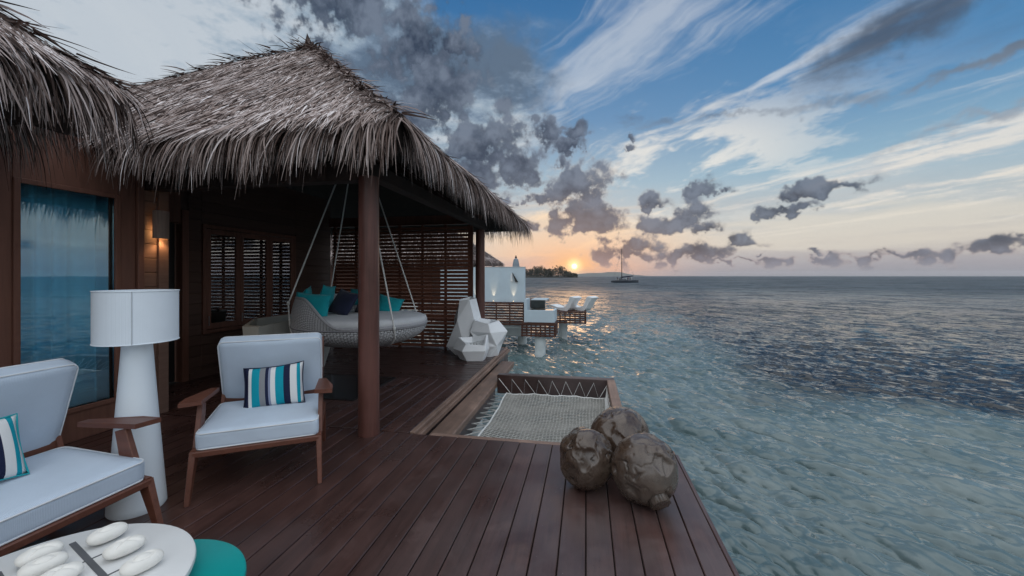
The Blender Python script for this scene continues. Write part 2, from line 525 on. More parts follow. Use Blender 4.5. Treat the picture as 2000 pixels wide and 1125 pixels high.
def wood(name, col, rough=.45, axis=1, var=.35, grain=26, bstr=.25, obj_var=.25, spec=.4, stain=0.0, specks=False):
    """axis: grain direction in object space"""
    m, T, b, _ = new_mat(name)
    tc = T.n('ShaderNodeTexCoord').outputs['Object']
    oi = T.n('ShaderNodeObjectInfo')
    off = T.vm('SCALE', oi.outputs['Location'], 1.7)
    p = T.vm('ADD', tc, off)
    sc = [1.0, 1.0, 1.0]; sc[axis] = .06
    g = T.noise(T.map(p, scale=tuple(sc)), grain, 6, .62, .6)
    g2 = T.noise(p, 1.3, 5, .6)
    rnd = oi.outputs['Random']
    f = T.m('ADD', T.m('MULTIPLY', g, .65), T.m('MULTIPLY', g2, .35))
    c = T.ramp(f, [(.32, tuple(x * (1 - var) for x in col)), (.5, col), (.70, tuple(min(1, x * (1 + var)) for x in col))])
    c = T.mix(1.0, c, T.ramp(rnd, [(0, (1 - obj_var,) * 3), (1, (1 + obj_var * .0 + 0.0,) * 3)]), 'MULTIPLY')
    r = T.mr(g2, .3, .7, rough * .8, min(1, rough * 1.25))
    if stain:
        s1 = T.noise(p, 2.6, 6, .65, .5)
        sm = T.ss(s1, .50, .68)
        c = T.mix(T.m('MULTIPLY', sm, stain), c, tuple(min(1, x * 2.0 + .02) for x in col))
        r = T.m('ADD', r, T.m('MULTIPLY', sm, .14))
        s2 = T.ss(T.noise(T.vm('ADD', p, (9, 4, 2)), 1.7, 5, .6), .52, .66)
        c = T.mix(T.m('MULTIPLY', s2, .5), c, tuple(x * .5 for x in col))
    if specks:
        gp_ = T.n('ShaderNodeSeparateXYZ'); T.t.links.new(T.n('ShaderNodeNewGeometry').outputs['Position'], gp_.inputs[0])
        # salt and painted-in sky sheen paling the boards beyond the roof
        salt_sheen = T.m('MULTIPLY', T.ss(gp_.outputs[0], -2.2, .2), T.ss(T.noise(p, 1.1, 5, .62, .3), .30, .62))
        c = T.mix(T.m('MULTIPLY', salt_sheen, .34), c, (.165, .140, .142))
        r = T.m('ADD', r, T.m('MULTIPLY', salt_sheen, .06))
        vo = T.n('ShaderNodeTexVoronoi', feature='F1'); T.t.links.new(p, vo.inputs['Vector']); vo.inputs['Scale'].default_value = 34
        sp = T.m('MULTIPLY', T.ss(vo.outputs['Distance'], .13, .07), T.ss(T.noise(p, 3.1, 3, .6), .50, .62))
        pick = T.n('ShaderNodeSeparateColor'); T.t.links.new(vo.outputs['Color'], pick.inputs[0])
        c = T.mix(T.m('MULTIPLY', sp, .8), c, T.mix(T.ss(pick.outputs[0], .72, .78), tuple(x * .25 for x in col), (.30, .28, .27)))
    T.put(b.inputs['Base Color'], c); T.put(b.inputs['Roughness'], r)
    b.inputs['Specular IOR Level'].default_value = spec
    bump(T, b, g, bstr, .004)
    return m
def fabric(name, col, weave=420, rough=.85, var=.06, bstr=.25):
    m, T, b, _ = new_mat(name)
    tc = T.n('ShaderNodeTexCoord').outputs['Object']
    w1 = T.n('ShaderNodeTexWave', wave_type='BANDS', bands_direction='X'); w1.inputs['Scale'].default_value = weave * .12
    w2 = T.n('ShaderNodeTexWave', wave_type='BANDS', bands_direction='Y'); w2.inputs['Scale'].default_value = weave * .12
    for w in (w1, w2): T.t.links.new(tc, w.inputs[0])
    h = T.m('ADD', w1.outputs['Fac'], w2.outputs['Fac'])
    n = T.noise(tc, 5, 5, .6); n2 = T.noise(tc, 2.0, 3, .5)
    f = T.m('ADD', T.m('MULTIPLY', n, .5), T.m('MULTIPLY', n2, .5))
    T.put(b.inputs['Base Color'], T.ramp(f, [(.35, tuple(c * (1 - var) for c in col)), (.65, tuple(min(1, c * (1 + var)) for c in col))]))
    b.inputs['Roughness'].default_value = rough
    b.inputs['Sheen Weight'].default_value = .15
    b.inputs['Specular IOR Level'].default_value = .25
    hh = T.m('ADD', T.m('MULTIPLY', h, .25), T.m('MULTIPLY', n, 1.5))
    bump(T, b, hh, bstr, .010)
    return m
def glass_mat(name, tint, refl, rough=.0):
    m = bpy.data.materials.new(name); m.use_nodes = True
    nt = m.node_tree; nt.nodes.clear(); T = NT(nt)
    out = T.n('ShaderNodeOutputMaterial')
    tr = T.n('ShaderNodeBsdfTransparent'); tr.inputs[0].default_value = (*tint, 1)
    gl = T.n('ShaderNodeBsdfGlossy'); gl.inputs[0].default_value = (.92, .96, 1, 1); gl.inputs['Roughness'].default_value = rough
    fr = T.n('ShaderNodeFresnel'); fr.inputs[0].default_value = 1.5
    f = T.m('ADD', T.m('MULTIPLY', fr.outputs[0], .9), refl, clamp=True)
    wv = T.noise(T.n('ShaderNodeTexCoord').outputs['Object'], 1.4, 2, .4)
    bp = T.n('ShaderNodeBump'); bp.inputs['Strength'].default_value = .012; bp.inputs['Distance'].default_value = .05
    nt.links.new(wv, bp.inputs['Height']); nt.links.new(bp.outputs[0], gl.inputs['Normal'])
    mx = T.n('ShaderNodeMixShader'); T.put(mx.inputs[0], f)
    nt.links.new(tr.outputs[0], mx.inputs[1]); nt.links.new(gl.outputs[0], mx.inputs[2]); nt.links.new(mx.outputs[0], out.inputs[0])
    return m
def emit_mat(name, col, s):
    m = bpy.data.materials.new(name); m.use_nodes = True
    nt = m.node_tree; nt.nodes.clear(); T = NT(nt)
    out = T.n('ShaderNodeOutputMaterial'); e = T.n('ShaderNodeEmission'); e.inputs[0].default_value = (*col, 1); e.inputs[1].default_value = s
    nt.links.new(e.outputs[0], out.inputs[0])
    return m

M = {}
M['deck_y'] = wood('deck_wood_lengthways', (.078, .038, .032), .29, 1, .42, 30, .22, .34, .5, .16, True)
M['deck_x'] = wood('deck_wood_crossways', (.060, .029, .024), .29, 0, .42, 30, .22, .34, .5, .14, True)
M['trim_y'] = wood('deck_trim_wood', (.25, .165, .128), .5, 1, .30, 28, .25, .20, .35, .3)
M['trim_x'] = wood('deck_trim_wood_crossways', (.23, .15, .118), .5, 0, .30, 28, .25, .20, .35, .3)
M['under'] = plain('dark_substructure', (.016, .011, .010), .8, .2)
M['post'] = wood('post_wood', (.120, .050, .040), .36, 2, .45, 18, .3, .1, .4)
M['wall'] = wood('wall_wood', (.175, .078, .054), .55, 2, .25, 24, .2, .12, .35)
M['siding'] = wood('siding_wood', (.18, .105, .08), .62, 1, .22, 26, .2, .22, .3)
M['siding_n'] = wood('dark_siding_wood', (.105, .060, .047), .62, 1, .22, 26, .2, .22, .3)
M['slat'] = wood('screen_wood', (.200, .075, .045), .5, 0, .30, 26, .2, .30, .35)
M['batten'] = wood('screen_batten_wood', (.130, .048, .030), .5, 2, .30, 26, .2, .2, .35)
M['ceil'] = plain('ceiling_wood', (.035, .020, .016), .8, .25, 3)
M['teak'] = wood('chair_wood', (.150, .056, .036), .40, 1, .28, 34, .15, .15, .45)
M['cush'] = fabric('pale_cushion_fabric', (.55, .64, .75))
M['pipe'] = fabric('cushion_piping', (.70, .73, .76))
M['white'] = plain('white_plastic', (.80, .82, .83), .45, .03, 3)
M['lampw'] = plain('lamp_white', (.80, .87, .93), .55, .03, 3)
M['planter'] = plain('planter_white', (.86, .88, .90), .5, .04, 4, .15, 90)
M['table'] = plain('table_white', (.78, .78, .77), .4, .03, 5)
M['pebble'] = plain('white_stone', (.84, .82, .77), .55, .04, 14, .12, 120)
M['teal'] = plain('teal_lacquer', (.004, .30, .29), .32, .05, 4)
M['tealf'] = fabric('teal_fabric', (.010, .33, .38), var=.12)
M['navyf'] = fabric('navy_fabric', (.020, .026, .060), var=.15)
M['greyline'] = plain('grey_inlay', (.10, .105, .115), .6, .1)
M['rope'] = plain('white_rope', (.72, .72, .70), .8, .08, 40, .4, 300)
M['net'] = plain('net_rope', (.37, .36, .335), .85, .12, 12, .3, 300)
M['metal'] = plain('grey_metal', (.32, .32, .33), .35, .05, 10, metal=.9)
M['black'] = plain('black_metal', (.012, .012, .013), .5, .1)
M['room'] = plain('room_wall', (.045, .04, .04), .9, .1)
M['stucco'] = plain('white_stucco', (.47, .56, .62), .8, .04, 2.5, .2, 60)
M['concrete'] = plain('white_concrete', (.52, .57, .58), .8, .10, 3, .2, 40)
M['tile'] = plain('dark_pool_tile', (.035, .042, .042), .3, .35, 9)
M['nwood'] = wood('neighbour_wood', (.085, .034, .022), .55, 0, .3, 24, .2, .3, .35)
M['soil'] = plain('dark_soil', (.03, .022, .016), .95, .3, 30, .5, 60)
M['glass'] = glass_mat('window_glass', (.74, .94, 1.0), .10)
M['pane'] = glass_mat('dark_pane_glass', (.55, .58, .60), .30)

# ================================================================== SETTING
WZ = -2.0                                   # sea level; the deck top is z = 0
# ------------------------------------------------------------------ sea: polar sheet, fine over the bay in front, coarse elsewhere
def sea_mesh():
    r1 = [0.6]
    while r1[-1] < 3.6: r1.append(r1[-1] * 1.02 + .004)
    while r1[-1] < 26: r1.append(r1[-1] * 1.0052)
    while r1[-1] < 420: r1.append(r1[-1] * 1.0105)
    while r1[-1] < 8200: r1.append(r1[-1] * 1.09)
    r = np.array(r1)
    fine = np.radians(np.arange(-42, 62.01, .20))
    coarse = np.radians(np.arange(62, 360 - 42 + .1, 4.0))
    ang = np.concatenate([fine, coarse[1:-1]])
    A, Rr = np.meshgrid(ang, r)
    X = Rr * np.sin(A); Y = Rr * np.cos(A)
    # wind waves: short-crested sum, mostly running towards the viewer's left
    g = np.random.default_rng(3)
    Z = np.zeros_like(X); DX = np.zeros_like(X); DY = np.zeros_like(X)
    spacing = np.maximum(Rr * np.where(Rr < 3.6, .02, np.where(Rr < 26, .0052, .0105)), Rr * math.radians(.20) * .6)
    for i in range(76):
        lam = .15 * (14.0 ** (g.random() ** 1.25))
        k = 2 * PI / lam
        th = math.radians((238 if i % 4 else 205) + g.normal() * 13)            # heading, from +Y clockwise
        amp = .0062 * (lam / .5) ** .60 * (.5 + g.random())
        ph = g.random() * 2 * PI
        fade = np.clip(lam / (spacing * 2.6) - .6, 0, 1)
        arg = k * (X * math.sin(th) + Y * math.cos(th)) + ph
        Z += fade * amp * np.sin(arg)
        DX -= fade * amp * 1.1 * math.sin(th) * np.cos(arg); DY -= fade * amp * 1.1 * math.cos(th) * np.cos(arg)
    gate = np.exp(-(Rr / 700) ** 2)
    X2 = X + DX * gate; Y2 = Y + DY * gate; Z = Z * gate
    nr, na = X.shape
    v = np.stack([X2, Y2, Z + WZ], -1).reshape(-1, 3)
    i = np.arange(nr - 1)[:, None] * na; j = np.arange(na)[None, :]; jn = (np.arange(na) + 1) % na
    q = np.stack([i + j, i + jn[None, :], i + na + jn[None, :], i + na + j], -1).reshape(-1, 4)
    c = len(v); v = np.vstack([v, [[0, 0, WZ]]])
    t = np.stack([np.full(na, c), jn, np.arange(na)], -1)
    me = fast_mesh('sea', v, q[:, ::-1], t[:, ::-1])
    me.shade_smooth()
    return me
def sea_mat():
    m, T, b, _ = new_mat('sea_water')
    pos = T.n('ShaderNodeNewGeometry').outputs['Position']
    s = T.n('ShaderNodeSeparateXYZ'); T.t.links.new(pos, s.inputs[0])
    x, y = s.outputs[0], s.outputs[1]
    n1 = T.noise(T.map(pos, scale=(.13, .13, 0)), 1.0, 3, .6)
    n2 = T.noise(T.map(pos, loc=(4, 9, 0), scale=(.45, .45, 0)), 1.0, 3, .6)
    nn = T.m('ADD', T.m('MULTIPLY', T.m('SUBTRACT', n1, .5), 9.0), T.m('MULTIPLY', T.m('SUBTRACT', n2, .5), 4.5))
    # seagrass bed off to the right, sand near the deck
    a1 = T.m('ADD', T.m('SUBTRACT', y, T.m('SUBTRACT', 12.4, T.m('MULTIPLY', x, .14))), nn)
    a2 = T.m('ADD', T.m('SUBTRACT', x, T.m('ADD', 3.2, T.m('MULTIPLY', y, .10))), nn)
    bed = T.m('MULTIPLY', T.ss(a1, -1.2, 2.0), T.ss(a2, -2.0, 3.0))
    far = T.ss(y, 16, 80)
    n3 = T.noise(T.map(pos, loc=(1, 2, 0), scale=(.035, .09, 0)), 1.0, 5, .65)
    sand = T.mix(T.ss(n2, .35, .65), (.092, .140, .148), (.145, .192, .196))
    deep = T.mix(T.ss(n3, .42, .60), (.010, .018, .026), (.026, .048, .062))
    c = T.mix(T.m('MULTIPLY', bed, .96), sand, (.008, .012, .018))
    c = T.mix(T.m('MULTIPLY', far, .92), c, deep)
    T.put(b.inputs['Base Color'], c)
    T.put(b.inputs['Roughness'], T.mr(T.vm('LENGTH', pos, out=1), 22, 150, .05, .42))
    b.inputs['IOR'].default_value = 1.48
    b.inputs['Specular IOR Level'].default_value = .5
    # ripples finer than the mesh: slopes straight from noise, so they hold at any distance
    dist = T.vm('LENGTH', pos, out=1)
    gust = T.noise(T.map(pos, loc=(3, 7, 0), rot=(0, 0, .15), scale=(.018, .05, 1)), 1.0, 4, .6)
    hd = math.radians(228); kd = (math.sin(hd), math.cos(hd), 0.0); cd = (math.cos(hd), -math.sin(hd), 0.0)
    along = T.vm('DOT_PRODUCT', pos, kd, out=1); across = T.vm('DOT_PRODUCT', pos, cd, out=1)
    def ripple(sa, sc, detail, off):
        q = T.n('ShaderNodeCombineXYZ'); T.put(q.inputs[0], T.m('MULTIPLY', along, sa)); T.put(q.inputs[1], T.m('MULTIPLY', across, sc)); q.inputs[2].default_value = off
        return T.vm('SUBTRACT', T.noise(q.outputs[0], 1.0, detail, .6, .35, out=1), (.5, .5, .5))
    v1, v2, v3, v4 = ripple(9.0, 2.6, 2, 0.0), ripple(2.4, .70, 3, 3.0), ripple(.42, .12, 3, 7.0), ripple(.075, .022, 3, 11.0)
    k1 = T.mr(dist, 5, 30, 1.1, 2.6); k2 = T.mr(dist, 9, 45, .25, 3.6); k3 = T.mr(dist, 18, 90, .1, 4.2); k4 = T.mr(dist, 60, 300, .0, 4.2)
    sl = T.vm('ADD', T.vm('ADD', T.vm('SCALE', v1, k1), T.vm('SCALE', v2, k2)), T.vm('ADD', T.vm('SCALE', v3, k3), T.vm('SCALE', v4, k4)))
    sl = T.vm('SCALE', sl, T.mr(gust, .35, .65, .75, 1.15))
    ss_ = T.n('ShaderNodeSeparateXYZ'); T.t.links.new(sl, ss_.inputs[0])
    ka, kc = T.n('ShaderNodeVectorMath', operation='SCALE'), T.n('ShaderNodeVectorMath', operation='SCALE')
    ka.inputs[0].default_value = kd; kc.inputs[0].default_value = cd
    T.put(ka.inputs[3], T.m('MULTIPLY', ss_.outputs[0], 1.1)); T.put(kc.inputs[3], T.m('MULTIPLY', ss_.outputs[1], .55))
    sl = T.vm('ADD', ka.outputs[0], kc.outputs[0])
    nn_ = T.vm('NORMALIZE', T.vm('ADD', T.n('ShaderNodeNewGeometry').outputs['Normal'], sl))
    T.t.links.new(nn_, b.inputs['Normal'])
    return m
sea = link('sea', sea_mesh(), sea_mat()); sea['kind'] = 'structure'

# ------------------------------------------------------------------ deck
PITCH, BW, BT = .1565, .1495, .028
deck = obj('deck', MB().box((-2.05, 1.3, -.165), (5.62, 5.0, .26)).box((-3.9, 6.3, -.165), (4.2, 4.94, .26)), M['under'])
deck['kind'] = 'structure'
me_a = MB().box((0, 0, 0), (BW, 5.06, BT), ch=.004).mesh('plank')
me_b = MB().box((0, 0, 0), (BW, 2.06, BT), ch=.004).mesh('plank')
me_c = MB().box((0, 0, 0), (4.29, BW, BT), ch=.004).mesh('plank')
x = .78 - PITCH / 2
while x > -4.95:
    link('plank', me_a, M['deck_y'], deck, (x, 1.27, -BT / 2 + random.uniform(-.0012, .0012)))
    x -= PITCH
x = -1.86
while x > -6.05:
    link('plank', me_b, M['deck_y'], deck, (x, 4.855, -BT / 2 + random.uniform(-.0012, .0012)))
    x -= PITCH
y = 5.89 + PITCH / 2
while y < 8.78:
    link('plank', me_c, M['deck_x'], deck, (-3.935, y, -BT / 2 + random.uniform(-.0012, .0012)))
    y += PITCH
# rim boards round the deck, and the trim at the edge of the net pit
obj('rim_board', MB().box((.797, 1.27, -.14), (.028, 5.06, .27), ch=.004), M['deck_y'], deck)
obj('edge_board', MB().box((-.38, 3.835, -.030), (2.34, .062, .056), ch=.005), M['trim_x'], deck)
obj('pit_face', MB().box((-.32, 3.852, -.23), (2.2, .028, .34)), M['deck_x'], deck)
obj('nosing_board', MB().box((-1.752, 6.30, -.022), (.058, 4.93, .052), ch=.006), M['trim_y'], deck)
obj('nosing_board', MB().box((-1.700, 6.30, -.060), (.044, 4.93, .060), ch=.006), M['trim_y'], deck)
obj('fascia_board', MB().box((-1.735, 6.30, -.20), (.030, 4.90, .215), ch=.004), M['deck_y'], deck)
obj('end_board', MB().box((-3.93, 8.79, -.13), (4.34, .03, .26), ch=.004), M['trim_x'], deck)
for px, py in ((-3.6, .2), (.2, .2), (-3.6, 2.6), (.2, 2.6), (-5.4, 8.0), (-2.3, 8.0), (-2.3, 5.2)):
    obj('pile', MB().lathe((px, py, 0), [(.19, -3.2), (.19, -.29)], 20), M['concrete'], deck, 40)
# ------------------------------------------------------------------ step bench along the terrace edge
step = thing('step_bench', (-1.55, 5.9, -.26), 'long brown timber step running beside the overwater net', 'step')
obj('tread', MB().box((-1.553, 5.88, -.165), (.265, 4.02, .095), ch=.012), M['trim_y'], step, world=True)
for yy_ in (4.1, 5.3, 6.5, 7.6):
    obj('bracket', MB().box((-1.60, yy_, -.27), (.15, .07, .11)), M['under'], step, world=True)
# ------------------------------------------------------------------ overwater net
netf = thing('overwater_net', (-.5, 5.13, -.3), 'rope net laced with white cord inside a dark timber frame over the sea', 'net')
FX0, FX1, FY0, FY1 = -1.43, .31, 3.87, 6.32
obj('frame_beam', MB().box((-.495, 6.385, -.15), (1.85, .13, .30), ch=.01), M['deck_x'], netf, world=True)
obj('frame_beam', MB().box((.372, 5.085, -.15), (.124, 2.47, .30), ch=.01), M['trim_y'], netf, world=True)
obj('frame_beam', MB().box((-1.50, 5.085, -.33), (.10, 2.47, .20), ch=.01), M['deck_y'], netf, world=True)
NX0, NX1, NY0, NY1 = -1.23, .285, 3.90, 6.12
def net_z(u, v):                               # sag of the net, u, v in 0..1
    s = 16 * u * (1 - u) * v * (1 - v)
    return -.235 - .085 * min(1, s) + .006 * math.sin(u * 17 + v * 9) + .005 * math.sin(v * 23 - u * 5)
def net_pt(u, v):
    sc = .030 * abs(math.sin(PI * u * 7)) * max(0, v - .80) / .20          # scalloped far border
    w = .035 * math.sin(PI * v) * (1 if u > .5 else -1) * abs(2 * u - 1)
    return Vector((NX0 + (NX1 - NX0) * u - w + .012 * math.sin(v * 21 + u * 3) * .3, NY0 + (NY1 - NY0) * v - sc, net_z(u, v)))
nb = MB()
nu, nv = 34, 50
for i in range(nu + 1):
    u = i / nu
    nb.tube([net_pt(min(1, max(0, u + .0060 * (1 if k % 2 else -1))), k / nv) + Vector((0, 0, .002)) for k in range(nv + 1)], .0072, 4, cap=False)
for k in range(nv + 1):
    v = k / nv
    nb.tube([net_pt(i / 40, v) for i in range(41)], .0090, 4, cap=False)
obj('mesh_netting', nb, M['net'], netf, True, world=True)
lp = [net_pt(0, k / 30) for k in range(31)] + [net_pt(k / 42, 1) for k in range(1, 43)] + [net_pt(1, 1 - k / 30) for k in range(1, 31)] + [net_pt(1 - k / 30, 0) for k in range(1, 30)]
obj('border_rope', MB().tube([p + Vector((0, 0, .006)) for p in lp], .011, 6, closed=True), M['rope'], netf, True, world=True)
# zigzag lacing: far side, left side, right side
zz = []
for k in range(9):
    t = k / 8
    zz.append(Vector((FX0 + .04 + (FX1 - FX0 - .02) * t, 6.315, -.06)))
    zz.append(net_pt(min(1, t + .06), 1))
obj('lacing', MB().tube(zz[:-1], .0062, 6), M['rope'], netf, False, world=True)
zz = []
for k in range(12):
    t = (k + .3) / 12
    zz.append(Vector((FX0 - .02, FY0 + (FY1 - FY0) * t, -.30)))
    zz.append(net_pt(0, min(1, t + .03)))
obj('lacing', MB().tube(zz, .0065, 6), M['rope'], netf, False, world=True)
zz = []
for k in range(14):
    t = (k + .5) / 14
    zz.append(Vector((FX1, FY0 + (FY1 - FY0) * t, -.10)))
    zz.append(net_pt(1, t))
obj('lacing', MB().tube(zz, .0055, 5), M['rope'], netf, False, world=True)
# ------------------------------------------------------------------ glass floor panel
gp = thing('glass_floor_panel', (-3.5, 5.23, 0), 'dark glass viewing panel set flush in the deck under the hanging daybed', 'floor panel')
obj('pane', MB().box((-3.515, 5.235, .006), (1.13, 1.15, .008), ch=.002), glass_mat('floor_glass', (.10, .14, .12), .0, .22), gp, world=True)
obj('backing', MB().box((-3.515, 5.235, .0012), (1.12, 1.14, .0016)), plain('floor_glass_depth', (.012, .020, .017), .4, .3), gp, world=True)
for a, b in (((-4.09, 4.655), (-2.94, 4.655)), ((-4.09, 5.815), (-2.94, 5.815)), ((-4.09, 4.655), (-4.09, 5.815)), ((-2.94, 4.655), (-2.94, 5.815))):
    obj('edge_strip', MB().bar((*a, .006), (*b, .006), .020, .012), M['black'], gp, world=True)

# ================================================================== THATCHED ROOFS
def thatch_mat():
    m, T, b, _ = new_mat('palm_thatch')
    at = T.n('ShaderNodeAttribute', attribute_name='tint')
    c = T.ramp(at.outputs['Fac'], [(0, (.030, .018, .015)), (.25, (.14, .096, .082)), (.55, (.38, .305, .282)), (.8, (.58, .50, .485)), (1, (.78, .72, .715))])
    T.put(b.inputs['Base Color'], c)
    b.inputs['Roughness'].default_value = .85
    b.inputs['Specular IOR Level'].default_value = .15
    return m
M['thatch'] = thatch_mat()
M['thatch_bed'] = plain('thatch_bed', (.034, .024, .020), .95, .3, 9, .6, 40)
def blades(roots, d0, bend, width, length, side, tint, seg=3, taper=.18):
    """strip blades: p(t) = root + L (d0 t + bend t^2)"""
    N = len(roots)
    ts = np.linspace(0, 1, seg + 1)
    V = np.zeros((N, seg + 1, 2, 3), np.float32)
    for k, t in enumerate(ts):
        p = roots + length[:, None] * (d0 * t + bend * t * t)
        w = width * (1 - (1 - taper) * t ** 1.6)
        V[:, k, 0] = p - side * (w / 2)[:, None]; V[:, k, 1] = p + side * (w / 2)[:, None]
    base = (np.arange(N) * (seg + 1) * 2)[:, None]
    q = np.concatenate([np.stack([base[:, 0] + 2 * k, base[:, 0] + 2 * k + 1, base[:, 0] + 2 * k + 3, base[:, 0] + 2 * k + 2], -1) for k in range(seg)])
    tn = np.repeat(tint, (seg + 1) * 2)
    return V.reshape(-1, 3), q, tn
def norm(a): return a / np.maximum(np.linalg.norm(a, axis=-1, keepdims=True), 1e-9)
class Thatch:
    def __init__(self): self.v, self.q, self.t, self.n = [], [], [], 0
    def add(self, v, q, t):
        self.v.append(v); self.q.append(q + self.n); self.t.append(t); self.n += len(v)
    def build(self, name, parent):
        me = fast_mesh(name, np.vstack(self.v), np.vstack(self.q))
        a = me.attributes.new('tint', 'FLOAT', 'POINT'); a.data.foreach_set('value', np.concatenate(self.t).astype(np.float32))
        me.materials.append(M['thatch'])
        o = link(name, me, None, parent)
        o.matrix_parent_inverse = wmat(parent).inverted()
        o['kind'] = 'stuff'
        return o
TF = (Field(31, 1.5, 2, 256), Field(32, 1.2, 4, 256))
def pyramid_thatch(parent, cx, cy, half, z0, slope, dens, seed, fanout=.10, xcut=None):
    """dens: four densities for faces -Y, +X, +Y, -X. Shoulder height z0 at the eave, tips hang .55 below"""
    g = np.random.default_rng(seed)
    cover, fringe, caps = Thatch(), Thatch(), Thatch()
    faces = [((0, -1), (1, 0)), ((1, 0), (0, 1)), ((0, 1), (-1, 0)), ((-1, 0), (0, -1))]        # outward, along
    cs = 1 / math.sqrt(1 + slope * slope)
    for fi, (out, al) in enumerate(faces):
        out3 = np.array((*out, 0.0)); al3 = np.array((*al, 0.0))
        down = norm(out3 * 1 + np.array((0, 0, -slope))); nor = norm(out3 * slope + np.array((0, 0, 1.0)))
        # cover leaves, laid in courses
        N = int(dens[fi] * half * half / cs)
        s = half * (1 - np.sqrt(g.random(N) * .999)); s = np.round(s / .115) * .115 + g.normal(0, .030, N)
        s = np.clip(s, .02, half - .02)
        u = (g.random(N) * 2 - 1) * (half - s + .05)
        z = z0 + slope * s - .10 * np.sin(PI * s / half) - .20 * (s / half) ** 6 + .015 * TF[0](u * .11, s * .11)
        root = np.stack([cx + out[0] * (half - s) + al[0] * u, cy + out[1] * (half - s) + al[1] * u, z], -1)
        clump = TF[1](u * .35 + fi * .3, s * .35)
        skew = .16 * TF[0](u * .22 + .4, s * .22 + fi * .21) + .19 * g.normal(0, 1, N) + .06 * clump
        lift = .075 + .030 * g.normal(0, 1, N) + .02 * clump
        d0 = norm(down + al3 * skew[:, None] + nor * lift[:, None])
        bend = np.outer(-.085 + .025 * g.normal(0, 1, N), nor) + np.outer(.06 * g.normal(0, 1, N), al3)
        L = g.uniform(.18, .40, N); w = g.uniform(.008, .018, N)
        side = norm(np.cross(d0, nor) + nor * (g.normal(0, .35, N))[:, None])
        patch = TF[0](u * .16 + .7 + fi * .17, s * .4 + .3)
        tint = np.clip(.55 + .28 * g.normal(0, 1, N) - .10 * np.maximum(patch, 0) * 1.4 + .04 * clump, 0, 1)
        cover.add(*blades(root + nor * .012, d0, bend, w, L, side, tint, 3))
        # eave fringe: several layers bending over the shoulder
        NF = int(dens[fi] ** .5 * 17 * half * 2)
        s = g.uniform(-.06, .42, NF)
        u = (g.random(NF) * 2 - 1) * (half - s + .02)
        z = z0 + slope * s - .02
        if xcut is not None and fi == 0:                      # stops where the two roofs join
            keep = cx + u > xcut + .25 * g.random(NF)
            s, u, z = s[keep], u[keep], z[keep]; NF = len(s)
        root = np.stack([cx + out[0] * (half - s) + al[0] * u, cy + out[1] * (half - s) + al[1] * u, z], -1)
        cl = TF[1](u * .42 + fi * .4, s * .1 + .2)
        fan = fanout * np.clip(u / half, -1, 1) ** 5
        skew = .10 * g.normal(0, 1, NF) + .09 * cl + fan + .07 * TF[0](u * .15, s * .1 + fi * .3)
        d0 = norm(down * 1.0 + al3 * skew[:, None] + nor * (.05 + .05 * g.normal(0, 1, NF))[:, None])
        hang = .50 + .12 * g.normal(0, 1, NF)
        bend = np.stack([-out[0] * .32 * np.ones(NF), -out[1] * .32 * np.ones(NF), -hang], -1) + np.outer(.07 * g.normal(0, 1, NF), al3)
        L = g.uniform(.30, .47, NF) + .035 * cl + np.where(g.random(NF) < .03, .10, 0) + .35 * np.maximum(s, 0)
        w = g.uniform(.009, .021, NF)
        side = norm(np.cross(d0, nor) + nor * (g.normal(0, .55, NF))[:, None])
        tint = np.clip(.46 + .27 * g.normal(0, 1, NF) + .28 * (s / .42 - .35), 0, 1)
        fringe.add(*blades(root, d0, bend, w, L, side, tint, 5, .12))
        # hip: stiff cap leaves, this face's +along corner
        if dens[fi] > 200 or dens[(fi + 1) % 4] > 200:
            out2 = np.array((*faces[(fi + 1) % 4][0], 0.0))
            NC = 620
            s = half * g.random(NC) ** .9
            hipd = norm(out3 + out2 + np.array((0, 0, -slope)))
            root = np.stack([cx + (out3[0] + out2[0]) * (half - s), cy + (out3[1] + out2[1]) * (half - s), z0 + slope * s - .10 * np.sin(PI * s / half) - .20 * (s / half) ** 6], -1)
            root += g.normal(0, .035, (NC, 3))
            sgn = np.where(g.random(NC) < .5, 1, -1)
            across = norm(out3 - out2)
            upn = norm((out3 + out2) * slope * .7 + np.array((0, 0, 1.0)))
            d0 = norm(hipd * g.uniform(.35, 1.1, NC)[:, None] + across * (sgn * g.uniform(.0, .75, NC))[:, None] + upn * g.uniform(.03, .30, NC)[:, None])
            bend = -.16 * np.abs(g.normal(0, 1, (NC, 1))) * np.array((0, 0, 1.0)) + .05 * g.normal(0, 1, (NC, 3))
            L = g.uniform(.18, .42, NC); w = g.uniform(.014, .030, NC)
            side = norm(np.cross(d0, upn) + .4 * g.normal(0, 1, (NC, 3)))
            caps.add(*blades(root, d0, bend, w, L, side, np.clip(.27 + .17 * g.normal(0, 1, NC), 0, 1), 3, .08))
    # peak tuft
    NC = 160
    root = np.array((cx, cy, z0 + slope * half - .20)) + g.normal(0, .07, (NC, 3)) * np.array((1, 1, .5))
    d0 = norm(g.normal(0, 1, (NC, 3)) * np.array((1, 1, .35)) + np.array((0, 0, .12)))
    caps.add(*blades(root, d0, np.array((0, 0, -.3)) * np.ones((NC, 1)), g.uniform(.014, .03, NC), g.uniform(.15, .42, NC), norm(np.cross(d0, g.normal(0, 1, (NC, 3)))), np.clip(.25 + .15 * g.normal(0, 1, NC), 0, 1), 3, .08))
    # solid bed under the leaves and dark boarded soffit
    n = 8
    bed = MB(); vs = []
    for k in range(n + 1):
        s = half * k / n
        r = half - s; z = z0 + slope * s - .10 * math.sin(PI * s / half) - .20 * (s / half) ** 6 - .03
        vs += [(cx + a * r, cy + b * r, z) for a, b in ((-1, -1), (1, -1), (1, 1), (-1, 1))]
    fs = [(k * 4 + j, k * 4 + (j + 1) % 4, k * 4 + 4 + (j + 1) % 4, k * 4 + 4 + j) for k in range(n) for j in range(4)]
    bed.add(vs, fs)
